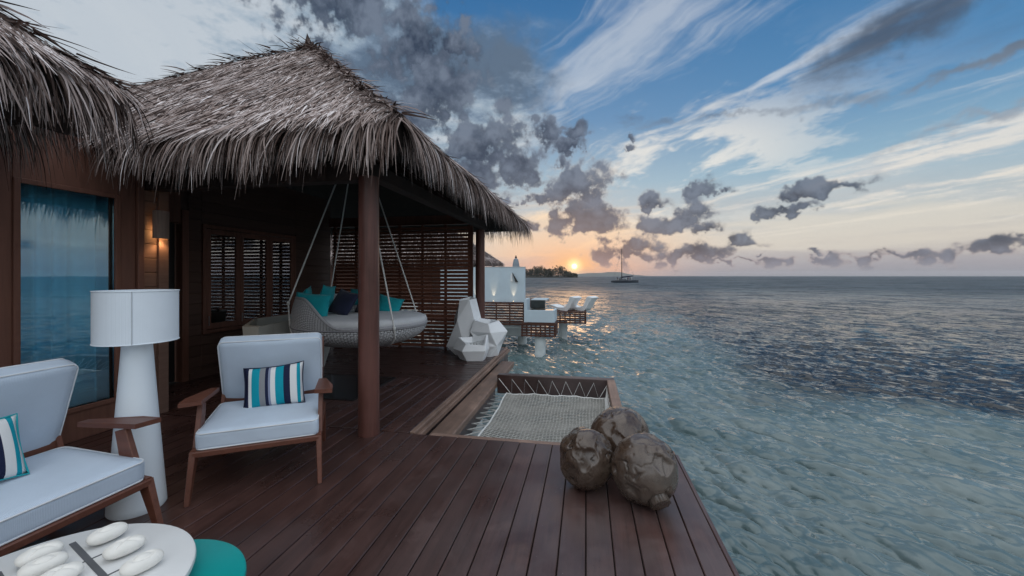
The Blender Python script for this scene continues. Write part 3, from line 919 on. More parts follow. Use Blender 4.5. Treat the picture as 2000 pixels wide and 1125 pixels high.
    lo = [(cx + a * half, cy + b * half, z0 - .22) for a, b in ((-1, -1), (1, -1), (1, 1), (-1, 1))]
    li = [(cx + a * (half - .12), cy + b * (half - .12), z0 - .24) for a, b in ((-1, -1), (1, -1), (1, 1), (-1, 1))]
    tip = [(cx, cy, z0 + slope * half - .42)]
    bed.add([vs[i] for i in range(4)] + lo + li + tip, [(i, (i + 1) % 4, 4 + (i + 1) % 4, 4 + i) for i in range(4)] + [(4 + i, 4 + (i + 1) % 4, 8 + (i + 1) % 4, 8 + i) for i in range(4)] + [(8 + i, 8 + (i + 1) % 4, 12) for i in range(4)])
    o = obj('roof_bed', bed, M['thatch_bed'], parent, world=True)
    cover.build('leaf_cover', parent); fringe.build('eave_fringe', parent); caps.build('hip_leaves', parent)

# ================================================================== MAIN VILLA (left): timber wall, picture window, thatched roof
villa = thing('villa', (-6.5, 1.0, 0), 'timber villa with picture window under the near thatched roof at far left', 'villa')
pyramid_thatch(villa, -6.60, -.86, 3.21, 3.0, .83, (250, 1600, 900, 60), 5, .0)
WX = -4.87
def wallbox(name, y0, y1, z0, z1, x0=WX - .14, x1=WX, mat='wall', ch=.004):
    return obj(name, MB().box(((x0 + x1) / 2, (y0 + y1) / 2, (z0 + z1) / 2), (x1 - x0, y1 - y0, z1 - z0), ch=ch), M[mat], villa, world=True)
wallbox('wall_panel', -2.5, 2.60, 0, 2.95)
wallbox('wall_panel', 2.603, 3.397, 2.45, 2.95)
wallbox('wall_panel', 2.603, 3.397, 0, .30)
wallbox('jamb_board', 3.400, 3.56, 0, 2.95)
wallbox('corner_stud', 3.563, 3.63, 0, 2.95, x1=WX + .03)
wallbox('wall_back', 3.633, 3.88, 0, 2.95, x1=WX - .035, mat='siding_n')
wallbox('corner_stud', 3.79, 3.90, 0, 2.95, x1=WX + .02, mat='siding')
z = .02
k = 0
while z < 2.85:
    o = obj('siding_board', MB().bar((WX - .022, 3.634, z + .08), (WX - .022, 3.788, z + .08), .022, .156, ch=.003), M['siding'], villa, world=True)
    z += .162
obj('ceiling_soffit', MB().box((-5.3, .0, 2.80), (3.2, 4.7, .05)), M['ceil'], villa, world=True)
wallbox('end_wall', 3.80, 3.90, 0, 2.95, x0=-6.15, x1=WX - .145)
wallbox('eave_fascia', -2.4, 2.25, 2.62, 2.80, x0=-3.70, x1=-3.66, mat='ceil')
win = obj('picture_window', MB().box((WX + .008, 2.62, 1.37), (.03, .045, 2.17), ch=.004).box((WX + .008, 3.38, 1.37), (.03, .045, 2.17), ch=.004).box((WX + .008, 3.0, .305), (.03, .715, .045), ch=.004).box((WX + .008, 3.0, 2.435), (.03, .715, .045), ch=.004), M['wall'], villa, world=True)
g_ = obj('glass', MB().box((WX - .03, 3.0, 1.37), (.008, .74, 2.12)), M['glass'], win)
g_.matrix_parent_inverse = wmat(win).inverted()
obj('room_shell', MB().box((-6.02, 2.9, 1.6), (.06, 1.8, 3.0)).box((-5.5, 2.2, 1.6), (1.0, .05, 3.0)).box((-5.5, 3.68, 1.6), (1.0, .05, 3.0)).box((-5.5, 2.9, .08), (1.0, 1.5, .05)).box((-5.5, 2.9, 3.0), (1.0, 1.5, .05)), M['room'], villa, world=True)
# curtain behind the glass
cu = MB(); n = 110
vs = []
for i in range(n + 1):
    t = i / n; yy_ = 2.58 + .84 * t
    ph = 44 * t + 2.6 * math.sin(5 * t) + 1.2 * math.sin(13 * t)
    amp = .050 + .022 * math.sin(7 * t + 1)
    vs += [(WX - .17 + amp * math.sin(ph), yy_ + .010 * math.cos(ph), .26), (WX - .17 + amp * .8 * math.sin(ph + .25), yy_ + .006 * math.cos(ph), 1.5), (WX - .17 + amp * .7 * math.sin(ph), yy_, 2.50)]
cu.add(vs, [(3 * i + r, 3 * i + 3 + r, 3 * i + 4 + r, 3 * i + 1 + r) for i in range(n) for r in (0, 1)])
cur = obj('curtain', cu, fabric('curtain_fabric', (.50, .84, 1.0), var=.08), None, True)
sol = cur.modifiers.new('thick', 'SOLIDIFY'); sol.thickness = .003
tag(cur, 'pale blue pleated curtain hanging behind the picture window', 'curtain')
# wall lamp by the corner
sc_ = thing('wall_lamp', (WX, 3.79, 2.15), 'weathered wooden half round wall lamp shining down beside the doorway', 'wall lamp')
vs = []; n = 14
prof = []
sh = MB()
for zz_ in (2.03, 2.35):
    for k in range(n + 1):
        a = -PI / 2 + PI * k / n
        vs.append((WX + .022 + .075 * math.cos(a), 3.80 + .085 * math.sin(a), zz_))
    for k in range(n, -1, -1):
        a = -PI / 2 + PI * k / n
        vs.append((WX + .022 + .065 * math.cos(a), 3.80 + .075 * math.sin(a), zz_))
m_ = 2 * (n + 1)
sh.add(vs, [(k, (k + 1) % m_, m_ + (k + 1) % m_, m_ + k) for k in range(m_)] + [(k, k + 1, m_ - 2 - k, m_ - 1 - k) for k in range(n)] + [(m_ + k, m_ + k + 1, 2 * m_ - 2 - k, 2 * m_ - 1 - k) for k in range(n)])
obj('shade', sh, wood('lamp_shade_wood', (.24, .17, .14), .6, 2, .3, 40, .2, .0), sc_, 40, world=True)
obj('bulb', MB().lathe((WX + .055, 3.80, 2.05), [(.006, 0), (.026, .015), (.030, .04), (.02, .075), (.012, .10)], 14), emit_mat('warm_bulb', (1.0, .62, .25), 22), sc_, True, world=True)
obj('holder', MB().box((WX + .03, 3.80, 2.17), (.03, .05, .06)), M['black'], sc_, world=True)
ld = bpy.data.lights.new('wall_lamp_light', 'SPOT'); ld.energy = 3.2; ld.color = (1, .58, .26); ld.spot_size = math.radians(120); ld.spot_blend = .6; ld.shadow_soft_size = .03
lo_ = bpy.data.objects.new('lamp_light', ld); COL.objects.link(lo_); lo_.parent = sc_; lo_.location = (.06, .01, -.13)

# ================================================================== VERANDA PAVILION
pav = thing('veranda_pavilion', (-5.18, 6.78, 0), 'open veranda with tall pyramid thatched roof on round timber posts', 'pavilion')
pyramid_thatch(pav, -5.18, 6.78, 3.58, 3.0, .874, (1400, 1200, 120, 160), 6, .10, -4.72)
for nm, (px, py) in (('post', (-2.17, 3.72)), ('post', (-2.27, 8.42))):
    obj(nm, MB().lathe((px, py, 0), [(.106, 0), (.107, .03), (.104, .10), (.102, 1.4), (.099, 2.60)], 28), M['post'], pav, 40, world=True)
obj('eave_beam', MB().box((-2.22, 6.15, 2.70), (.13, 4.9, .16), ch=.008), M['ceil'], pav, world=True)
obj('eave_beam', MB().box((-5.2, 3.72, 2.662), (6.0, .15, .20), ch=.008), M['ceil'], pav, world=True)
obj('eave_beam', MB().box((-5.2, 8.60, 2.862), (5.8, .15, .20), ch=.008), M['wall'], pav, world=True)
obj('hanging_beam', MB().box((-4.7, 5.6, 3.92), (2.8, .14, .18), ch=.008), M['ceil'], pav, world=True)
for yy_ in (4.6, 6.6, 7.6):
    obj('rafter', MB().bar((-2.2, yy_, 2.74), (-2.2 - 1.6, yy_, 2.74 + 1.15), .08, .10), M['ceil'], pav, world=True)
obj('finial', MB().add([(-5.27, 6.70, 5.85), (-5.08, 6.70, 5.85), (-5.08, 6.88, 5.85), (-5.27, 6.88, 5.85), (-5.24, 6.78, 6.24)], [(3, 2, 1, 0), (0, 1, 4), (1, 2, 4), (2, 3, 4), (3, 0, 4)]), M['ceil'], pav, world=True)
# back wall of the veranda (X = -6) with folding glazed windows
BX = -6.0
bw = thing('veranda_wall', (BX, 6.2, 0), 'dark timber wall with folding glazed windows at the back of the veranda', 'wall')
def bwbox(name, y0, y1, z0, z1, x0=BX - .12, x1=BX, mat='siding_n', par=None, ch=.003):
    return obj(name, MB().box(((x0 + x1) / 2, (y0 + y1) / 2, (z0 + z1) / 2), (x1 - x0, y1 - y0, z1 - z0), ch=ch), M[mat], par or bw, world=True)
def boards(y0, y1, z0, z1):
    z = z0
    while z < z1 - .02:
        h = min(.165, z1 - z)
        obj('siding_board', MB().box((BX - .012, (y0 + y1) / 2, z + h / 2), (.024, y1 - y0, h - .006), ch=.004), M['siding_n'], bw, world=True)
        z += .165
bwbox('core_wall', 5.02, 5.33, 0, 3.4, BX - .14, BX - .026)
bwbox('core_wall', 5.333, 7.42, 0, .66, BX - .14, BX - .026)
bwbox('core_wall', 5.333, 7.42, 2.44, 3.4, BX - .14, BX - .026)
bwbox('core_wall', 7.423, 8.60, 0, 3.4, BX - .14, BX - .026)
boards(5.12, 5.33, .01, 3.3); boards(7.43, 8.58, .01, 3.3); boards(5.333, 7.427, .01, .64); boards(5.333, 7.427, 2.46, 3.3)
bwbox('door_jamb', 5.00, 5.10, 0, 2.6, BX - .12, BX + .03, 'wall')
bwbox('door_head', 3.95, 5.00, 2.40, 3.4, BX - .12, BX, 'wall')
dr = bwbox('sliding_door', 4.12, 4.98, .02, 2.38, BX - .10, BX - .085, 'black')
obj('room_back', MB().box((BX - 1.6, 6.3, 1.5), (.05, 5.0, 3.2)).box((BX - .83, 6.3, -.03), (1.60, 5.0, .04)), M['room'], bw, world=True)
obj('skirting', MB().box((BX + .012, 6.85, .05), (.022, 3.46, .10), ch=.003), M['siding_n'], bw, world=True)
wfr = bwbox('window_frame', 5.34, 7.41, .67, .73, BX - .08, BX + .02, 'wall')
for (y0, y1, z0, z1) in ((5.34, 7.41, 2.37, 2.43), (5.34, 5.40, .733, 2.367), (7.35, 7.41, .733, 2.367)):
    bwbox('window_frame', y0, y1, z0, z1, BX - .08, BX + .02, 'wall')
for i, (y0, y1) in enumerate(((5.405, 6.03), (6.035, 6.70), (6.705, 7.345))):
    s_ = MB()
    for (a, b, c, d) in ((y0, y0 + .075, .74, 2.36), (y1 - .075, y1, .74, 2.36), (y0 + .0755, y1 - .0755, .74, .83), (y0 + .0755, y1 - .0755, 2.28, 2.36)):
        s_.box((BX - .005, (a + b) / 2, (c + d) / 2), (.045, b - a, d - c), ch=.004)
    sash = obj('window_sash', s_, M['wall'], bw, world=True)
    p_ = obj('pane', MB().box((BX - .008, (y0 + y1) / 2, 1.555), (.006, y1 - y0 - .14, 1.46)), M['pane'], sash); p_.matrix_parent_inverse = wmat(sash).inverted()
    h_ = obj('bolt', MB().bar((BX + .024, y0 + .03, .80), (BX + .024, y0 + .03, .95), .012, .012), M['metal'], sash); h_.matrix_parent_inverse = wmat(sash).inverted()
# ------------------------------------------------------------------ slatted screen between the veranda and the next villa
scr = thing('slatted_screen', (-4.2, 8.5, 0), 'tall privacy screen of red brown horizontal slats behind the daybed', 'screen')
SX0, SX1, SY = -5.86, -2.50, 8.46
me_s = MB().box((0, 0, 0), (SX1 - SX0, .024, .062), ch=.003).mesh('slat')
z = .055
while z < 2.74:
    link('slat', me_s, M['slat'], scr, (0 + (SX0 + SX1) / 2 + 4.2, SY - 8.5, z)).rotation_euler = (math.radians(random.uniform(-3, 3)), 0, 0)
    z += .0815
me_t = MB().box((0, 0, 0), (.055, .05, 2.75), ch=.004).mesh('batten')
for k in range(7):
    x = SX0 + .04 + (SX1 - SX0 - .08) * k / 6
    link('batten', me_t, M['batten'], scr, (x + 4.2, SY - 8.5 + .039, 1.375))
link('batten', me_t, M['batten'], scr, (SX1 + 4.2 + .03, SY - 8.5, 1.375))
obj('head_rail', MB().box((-4.15, SY, 2.755), (SX1 - SX0 + .2, .09, .03)), M['batten'], scr, world=True)

# ================================================================== FURNITURE
def cushion(name, parent, w, d, h, loc, rot, r=.035, puff=.012):
    V, F = round_box(w, d, h, r, puff, 20)
    sd_ = Vector((w * 3.1, d * 5.7, loc[2] * 9))
    for v in V:                                   # slight sag and creases in the cover
        nz_ = mnoise.fractal(Vector((v.x * 4.0, v.y * 4.0, v.z * 4.0)) + sd_, 1.0, 2.0, 3)
        cr_ = mnoise.noise(Vector((v.x * 22, v.y * 5, v.z * 5)) + sd_)
        v += Vector((v.x / w, v.y / d, v.z / h)).normalized() * (.0055 * nz_ + .0022 * cr_ * (1 if abs(v.y) > d * .45 or abs(v.x) > w * .45 else .3))
    me = MB().add(V, F).mesh(name, True)
    o = link(name, me, M['cush'], parent, loc); o.rotation_euler = rot
    for sg in (1, -1):
        lp = rr_loop(w - .004, d - .004, r + .012, sg * (h / 2 - .012), 5)
        p = link('piping', MB().tube(lp, .0052, 6, closed=True).mesh('piping', True), M['pipe'], o)
    return o
def lounge_seat(name, loc, rz, width, label, cat):
    """front edge on local y = 0, back towards +y"""
    t = thing(name, loc, label, cat, rz)
    hw = width / 2
    for s in (-1, 1):
        x = s * (hw - .01)
        # front leg: splayed, tapering down
        lg = obj('leg', MB().bar((x + s * .012, -.075, .0), (x, .03, .335), .030, .042, (0, 1, 0), .040, .085, ch=.004), M['teak'], t)
        obj('foot_cap', MB().lathe((x + s * .012, -.075, 0), [(.014, 0), (.014, .012)], 10), M['metal'], lg)
        obj('leg', MB().bar((x, .80, .0), (x, .64, .36), .030, .042, (0, 1, 0), .038, .075, ch=.004), M['teak'], t)
        obj('arm_support', MB().bar((x + s * .004, .12, .33), (x + s * .004, .21, .635), .034, .13, (0, 1, 0), .034, .085, ch=.004), M['teak'], t)
        obj('armrest', MB().add(*arm_board(s, x)), M['teak'], t)
        obj('side_rail', MB().bar((x, .0, .325), (x, .72, .37), .034, .055, ch=.004), M['teak'], t)
        obj('back_post', MB().bar((x - s * .02, .64, .36), (x - s * .02, .86, 1.00), .03, .05, (0, 1, 0), ch=.004), M['teak'], t)
    obj('front_rail', MB().bar((-hw + .01, .005, .325), (hw - .01, .005, .325), .045, .040, ch=.005), M['teak'], t)
    obj('rear_rail', MB().bar((-hw + .03, .66, .36), (hw - .03, .66, .36), .04, .05, ch=.005), M['teak'], t)
    for k in range(4):
        f = .25 + .22 * k
        obj('back_slat', MB().bar((-hw + .03, .64 + .22 * f, .36 + .64 * f), (hw - .03, .64 + .22 * f, .36 + .64 * f), .02, .05, ch=.003), M['teak'], t)
    for k in range(5):
        obj('seat_slat', MB().bar((-hw + .02, .08 + .13 * k, .335 + .007 * k), (hw - .02, .08 + .13 * k, .335 + .007 * k), .06, .014), M['teak'], t)
    cushion('seat_cushion', t, width - .035, .665, .135, (0, .335, .425), (math.radians(3.0), 0, 0), .032, .010)
    cushion('back_cushion', t, width - .045, .60, .125, (0, .672, .775), (math.radians(-71 + 180), 0, 0), .032, .014)
    return t
def arm_board(s, x):
    # flat board, wide at the front
    a, b = .028, .66
    pts = [(x - s * .035, .06), (x + s * .095, .03), (x + s * .095, .17), (x + s * .030, .52), (x - s * .030, .52)]
    if s < 0: pts = pts[::-1]
    zs = [.640 + .02 * (p[1] < .3) for p in pts]
    v = [(p[0], p[1], z) for p, z in zip(pts, zs)] + [(p[0], p[1], z + .030) for p, z in zip(pts, zs)]
    n = 5
    return v, [tuple(range(n - 1, -1, -1)), tuple(range(n, 2 * n))] + [(i, (i + 1) % n, n + (i + 1) % n, n + i) for i in range(n)]
chair = lounge_seat('lounge_chair', (-2.415, 2.60, 0), math.radians(33.0), .83, 'timber lounge chair with pale cushions facing out beside the round post', 'armchair')
sofa = lounge_seat('sofa', (-2.66, 1.27, 0), math.radians(90), 1.52, 'pale cushioned timber sofa cut off by the left edge', 'sofa')

def pillow_mesh(w, h, t, n=16, pinch=.10):
    V, F = [], []
    for sg in (1, -1):
        b = len(V)
        for i in range(n + 1):
            for j in range(n + 1):
                u, v = -1 + 2 * i / n, -1 + 2 * j / n
                e = max(0, (1 - u ** 2)) ** .55 * max(0, (1 - v ** 2)) ** .55
                px = u * w / 2 * (1 - pinch * (1 - v * v) * abs(u) * .6); py = v * h / 2 * (1 - pinch * (1 - u * u) * abs(v))
                wr = .004 * math.sin(9 * u + 4 * v) * (1 - e)
                V.append((px, py, sg * (t / 2 * e) + wr))
        for i in range(n):
            for j in range(n):
                q = (b + i * (n + 1) + j, b + (i + 1) * (n + 1) + j, b + (i + 1) * (n + 1) + j + 1, b + i * (n + 1) + j + 1)
                F.append(q if sg > 0 else q[::-1])
    mb = MB().add(V, F)
    me = mb.mesh('pillow', True)
    bm = bmesh.new(); bm.from_mesh(me); bmesh.ops.remove_doubles(bm, verts=bm.verts[:], dist=1e-4); bm.to_mesh(me); bm.free(); me.shade_smooth()
    return me
def stripe_mat(name, w, shift=0.0, flip=False):
    m, T, b, _ = new_mat(name)
    tc = T.n('ShaderNodeTexCoord').outputs['Object']
    s = T.n('ShaderNodeSeparateXYZ'); T.t.links.new(tc, s.inputs[0])
    f = T.mr(s.outputs[0], -w / 2 if not flip else w / 2, w / 2 if not flip else -w / 2, 0, 1)
    f = T.m('ADD', f, shift)
    navy, wh, tl, gr, la = (.016, .022, .060), (.78, .79, .79), (.006, .32, .42), (.26, .27, .29), (.27, .30, .42)
    st = [(0, navy), (.09, wh), (.145, tl), (.275, gr), (.37, navy), (.42, la), (.455, wh), (.535, tl), (.665, navy), (.77, wh), (.88, tl), (.935, wh)]
    c = T.ramp(f, st, 'CONSTANT')
    n = T.noise(tc, 300, 2, .5)
    T.put(b.inputs['Base Color'], T.mix(.15, c, T.mix(1.0, c, n, 'MULTIPLY')))
    b.inputs['Roughness'].default_value = .85; b.inputs['Specular IOR Level'].default_value = .2
    bump(T, b, T.noise(tc, 7, 4, .6), .3, .02)
    return m
def pillow(label, loc, rot, w, h, t, mat, cat='pillow', group=None, piping=None):
    o = link('throw_pillow', pillow_mesh(w, h, t), mat, None, loc); o.rotation_euler = rot
    tag(o, label, cat, group)
    if piping:
        lp = []
        for k in range(48):
            a = 2 * PI * k / 48
            u, v = max(-1, min(1, 1.414 * math.cos(a))), max(-1, min(1, 1.414 * math.sin(a)))
            lp.append((u * w / 2 * (1 - .06 * (1 - v * v)), v * h / 2 * (1 - .10 * (1 - u * u)), 0))
        link('piping', MB().tube(lp, .005, 6, closed=True).mesh('piping', True), piping, o)
    return o
def on(parent, lx, ly, lz):
    c, s = math.cos(parent.rotation_euler[2]), math.sin(parent.rotation_euler[2])
    return (parent.location[0] + lx * c - ly * s, parent.location[1] + lx * s + ly * c, parent.location[2] + lz)
pillow('white, teal, grey and navy striped pillow on the lounge chair', on(chair, .035, .46, .655), (math.radians(72), math.radians(-4), math.radians(31)), .46, .36, .14, stripe_mat('stripe_fabric', .46), piping=M['navyf'])
pillow('white, navy and teal striped pillow on the sofa at the left edge', on(sofa, .21, .44, .675), (math.radians(68), math.radians(2), math.radians(90 - 4)), .42, .34, .13, stripe_mat('stripe_fabric_sofa', .42, .0, False), piping=M['tealf'])

# ------------------------------------------------------------------ floor lamp
lamp = thing('floor_lamp', (-3.05, 2.24, 0), 'white floor lamp with drum shade and bell shaped base behind the sofa', 'floor lamp')
obj('base', MB().lathe((0, 0, 0), [(.150, 0), (.158, .012), (.156, .05), (.148, .15), (.136, .32), (.120, .55), (.104, .78), (.088, 1.02), (.074, 1.24), (.070, 1.30)], 40), M['lampw'], lamp, 50)
sh = MB()
n = 56; rad = .222
vs = []
for r, z in ((rad, 1.150), (rad, 1.500), (rad - .005, 1.500), (rad - .005, 1.150)):
    vs += [(r * math.cos(2 * PI * k / n), r * math.sin(2 * PI * k / n), z) for k in range(n)]
sh.add(vs, [(i * n + k, i * n + (k + 1) % n, ((i + 1) % 4) * n + (k + 1) % n, ((i + 1) % 4) * n + k) for i in range(4) for k in range(n)])
shade = obj('shade', sh, fabric('lamp_shade_fabric', (.80, .87, .94), 300, .8, .03, .1), lamp, 40)
for z in (1.152, 1.498):
    obj('trim', MB().tube([((rad + .001) * math.cos(2 * PI * k / 56), (rad + .001) * math.sin(2 * PI * k / 56), z) for k in range(56)], .0035, 6, closed=True), M['lampw'], shade, True)
a_ = math.radians(-43)
obj('seam', MB().bar(((rad + .001) * math.cos(a_), (rad + .001) * math.sin(a_), 1.152), ((rad + .001) * math.cos(a_), (rad + .001) * math.sin(a_), 1.498), .004, .006, (math.cos(a_), math.sin(a_), 0)), plain('seam_thread', (.45, .48, .52), .8), shade)
for k in range(3):
    a = 2 * PI * k / 3 + .4
    obj('spoke', MB().tube([(0, 0, 1.44), ((rad - .004) * math.cos(a), (rad - .004) * math.sin(a), 1.47)], .004, 6), M['metal'], lamp)
obj('bulb', MB().lathe((0, 0, 1.30), [(.014, 0), (.016, .03), (.032, .07), (.030, .10), (.012, .125)], 16), M['lampw'], lamp, True)

# ------------------------------------------------------------------ tables and the stone game
tb = thing('round_table', (-1.93, 1.07, 0), 'round white table holding the noughts and crosses stones', 'table')
R_ = .465
obj('table_top', MB().lathe((0, 0, 0), [(R_ - .02, .412), (R_ - .004, .420), (R_, .432), (R_ - .003, .444), (R_ - .012, .450)], 72), M['table'], tb, 35)
for k in range(3):
    a = math.radians(150 + 120 * k + 40)
    obj('leg', MB().tube([(.12 * math.cos(a), .12 * math.sin(a), .415), (.27 * math.cos(a), .27 * math.sin(a), 0)], [.02, .012], 12), M['table'], tb, True)
gd = math.radians(-19.4)
def gpt(u, v):                              # board axes: u along the thick lines, v across
    return (-.05 + u * math.cos(gd) - v * math.sin(gd), .205 + u * math.sin(gd) + v * math.cos(gd))
for v_ in (0.0, -.20):
    a, b = gpt(-.205, v_), gpt(.33, v_)
    obj('grid_line', MB().bar((*a, .4515), (*b, .4515), .020, .003), M['greyline'], tb)
for u_ in (0.0, .18):
    a, b = gpt(u_, -.34), gpt(u_, .13)
    obj('grid_line', MB().bar((*a, .4508), (*b, .4508), .0065, .002), M['greyline'], tb)
def pebble_mesh(kind, seed):
    g = random.Random(seed)
    n, m = 56, 40
    V, F = [], []
    a, b, c = .066, .041, .029
    for i in range(m + 1):
        ph = PI * i / m
        for j in range(n):
            th = 2 * PI * j / n
            x, y, z = math.sin(ph) * math.cos(th), math.sin(ph) * math.sin(th), math.cos(ph)
            # soft boxy pebble
            x = math.copysign(abs(x) ** .80, x); y = math.copysign(abs(y) ** .78, y)
            P = [x * a, y * b, z * c + c]
            if z > .1:
                if kind == 'o':
                    d = math.hypot(P[0] / 1.35, P[1])
                    P[2] += -.0065 * math.exp(-((d - .021) / .0055) ** 2) + .003 * math.exp(-(d / .011) ** 2)
                else:
                    for sx in (1, -1):
                        d = abs(P[0] * .72 - sx * P[1]) / 1.23
                        l = abs(P[0]) / .05
                        if l < 1: P[2] -= .0065 * math.exp(-(d / .0052) ** 2) * (1 - l ** 4)
            V.append(P)
    for i in range(m):
        for j in range(n):
            F.append((i * n + j, i * n + (j + 1) % n, (i + 1) * n + (j + 1) % n, (i + 1) * n + j))
    return MB().add(V, F).mesh('pebble', True)
po, px_ = pebble_mesh('o', 1), pebble_mesh('x', 2)
STONES = [('o', -2.045, 1.385, 'white stone carved with a ring, farthest of the right column', 3),
          ('x', -1.875, 1.330, 'white stone carved with a cross, middle of the right column', -2),
          ('o', -1.705, 1.270, 'white stone carved with a ring, nearest of the right column', 2),
          ('x', -2.165, 1.235, 'white stone carved with a cross, farthest of the left column', 4),
          ('o', -2.065, 1.188, 'white stone carved with a ring, middle of the left column', -3),
          ('x', -1.935, 1.155, 'white stone carved with a cross, nearest of the left column', 0)]
for k_, x, y, lab, dr_ in STONES:
    o = link('game_stone', po if k_ == 'o' else px_, M['pebble'], None, (x, y, .4525)); o.rotation_euler = (0, 0, math.radians(70 + dr_))
    tag(o, lab, 'stone', 'noughts and crosses stones on the white table')
tt = thing('side_table', (-1.69, 1.19, 0), 'round teal side table tucked under the white table', 'side table')
obj('table_top', MB().lathe((0, 0, 0), [(.36, .345), (.380, .350), (.385, .362), (.382, .374), (.372, .380)], 64), M['teal'], tt, 35)
for k in range(3):
    a = math.radians(20 + 120 * k)
    obj('leg', MB().tube([(.10 * math.cos(a), .10 * math.sin(a), .347), (.20 * math.cos(a), .20 * math.sin(a), 0)], [.018, .011], 12), M['teal'], tt, True)

# ------------------------------------------------------------------ hanging daybed
def wicker_mat():
    m, T, b, _ = new_mat('grey_wicker')
    uv = T.n('ShaderNodeUVMap').outputs[0]
    s = T.n('ShaderNodeSeparateXYZ'); T.t.links.new(uv, s.inputs[0])
    def band(x, f): return T.m('ABSOLUTE', T.m('SINE', T.m('MULTIPLY', x, f)))
    a, c = band(s.outputs[0], 140.0), band(s.outputs[1], 62.0)
    chk = T.n('ShaderNodeTexChecker'); T.t.links.new(T.map(uv, scale=(140 / PI, 62 / PI, 1)), chk.inputs[0]); chk.inputs['Scale'].default_value = 1.0
    h = T.m('ADD', T.m('MULTIPLY', a, chk.outputs[1]), T.m('MULTIPLY', c, T.m('SUBTRACT', 1.0, chk.outputs[1])))
    n = T.noise(T.map(uv, scale=(30, 90, 1)), 1.0, 4, .6)
    f = T.m('ADD', T.m('MULTIPLY', h, .6), T.m('MULTIPLY', n, .5))
    T.put(b.inputs['Base Color'], T.ramp(f, [(.2, (.14, .14, .145)), (.5, (.40, .40, .415)), (.85, (.64, .65, .67))]))
    b.inputs['Roughness'].default_value = .6
    bump(T, b, h, .9, .012)
    return m
DBX, DBY, DBZ = -3.39, 5.60, .87
db = thing('hanging_daybed', (DBX, DBY, 0), 'round grey wicker daybed hanging on white ropes behind the round post', 'daybed')
nT, nP = 96, 22
RB = .985
def rim_h(th):                               # raised back on the left (-x) side
    c = -math.cos(th - math.radians(8))
    t = max(0, min(1, (c + .12) / .75)); t = t * t * (3 - 2 * t)
    return .02 + .39 * t
V, F, UV = [], [], []
def bowl_pt(th, q, off=0.0):
    """q 0..1 bowl from the keel to the seat line, 1..2 up the back wall"""
    if q <= 1:
        ph = q * PI / 2
        r = (RB - off) * math.sin(ph) ** .82; z = -(.32 - off) * math.cos(ph) ** .95
    else:
        h = rim_h(th); t = q - 1
        r = (RB - off) + .02 * t - .08 * t * t * (h / .4); z = h * t
    return Vector((r * math.cos(th), r * math.sin(th) * .92, z))
for layer, off in ((0, 0), (1, .035)):
    b = len(V)
    for i in range(nP + 1):
        q = 2.0 * i / nP
        for j in range(nT + 1):
            th = 2 * PI * j / nT
            V.append(bowl_pt(th, max(q, .02), off)); UV.append((th / 2, q * 1.1))
    for i in range(nP):
        for j in range(nT):
            k = b + i * (nT + 1) + j
            F.append((k, k + 1, k + nT + 2, k + nT + 1) if layer == 0 else (k, k + nT + 1, k + nT + 2, k + 1))
b2 = (nP + 1) * (nT + 1)
for j in range(nT):
    k = nP * (nT + 1) + j
    F.append((k, k + 1, b2 + k + 1, b2 + k))
me = bpy.data.meshes.new('shell'); me.from_pydata([tuple(v) for v in V], [], F); me.update()
uvl = me.uv_layers.new(name='UVMap')
li = np.zeros(len(me.loops), np.int32); me.loops.foreach_get('vertex_index', li)
uvl.data.foreach_set('uv', np.array(UV, np.float32)[li].ravel())
me.shade_smooth()
shell = link('shell', me, wicker_mat(), db, (0, 0, DBZ))
obj('rim_band', MB().tube([bowl_pt(2 * PI * j / 96, 2.0, .017) + Vector((0, 0, .004)) for j in range(96)], .022, 8, closed=True), plain('rim_rope', (.36, .36, .38), .7, .15, 60, .4, 200), shell, True)
obj('seat_band', MB().tube([bowl_pt(2 * PI * j / 96, 1.0, -.004) for j in range(96)], .010, 6, closed=True), plain('seat_edge', (.30, .30, .32), .7, .15, 60), shell, True)
mt = MB(); pr = [(.0, -.02), (.80, -.02), (.955, 0.0), (.985, .045), (.965, .095), (.90, .120), (.60, .140), (.25, .146), (.0, .146)]
mt.lathe((0, 0, 0), [(max(r, .001), z) for r, z in pr], 64, 1, .92, False)
mat_ = link('mattress', mt.mesh('mattress', True), fabric('mattress_fabric', (.62, .63, .65)), db, (0.015, 0, DBZ + .02))
HOOK = Vector((-3.47 - DBX, 0, 3.83))
for th, zz_ in ((math.radians(212), .33), (math.radians(150), .33), (math.radians(-36), .02), (math.radians(54), .02)):
    e = bowl_pt(th, 1.0, -.03); top = Vector((e.x, e.y, DBZ + zz_))
    path = [HOOK, top]
    for q in ((1.0, .85, .7, .5, .3) if zz_ > .1 else (.9, .75, .55, .35)):
        p = bowl_pt(th + (1 - q) * .25, q, -.012); path.append(Vector((p.x, p.y, DBZ + p.z)))
    obj('rope', MB().tube(path, .011, 8), M['rope'], db, True)
    obj('knot', MB().lathe((top.x, top.y, top.z), [(.008, -.03), (.020, -.015), (.021, .012), (.008, .03)], 10), M['rope'], db, True)
obj('hook_ring', MB().tube([HOOK + Vector((.045 * math.cos(a), 0, .045 * math.sin(a))) for a in np.linspace(0, 2 * PI, 20, endpoint=False)], .008, 6, closed=True), M['metal'], db, True)
def db_pillow(label, lx, ly, lz, rot, w, h, t, mat):
    pillow(label, (DBX + lx, DBY + ly, DBZ + lz), tuple(math.radians(a) for a in rot), w, h, t, mat, 'pillow', 'pillows on the hanging daybed', mat)
db_pillow('teal pillow leaning at the near left side of the hanging daybed', -.46, -.52, .30, (72, 4, 12), .50, .38, .16, M['tealf'])
db_pillow('teal pillow standing highest at the left rim of the daybed', -.80, -.20, .40, (76, 6, -62), .38, .32, .14, M['tealf'])
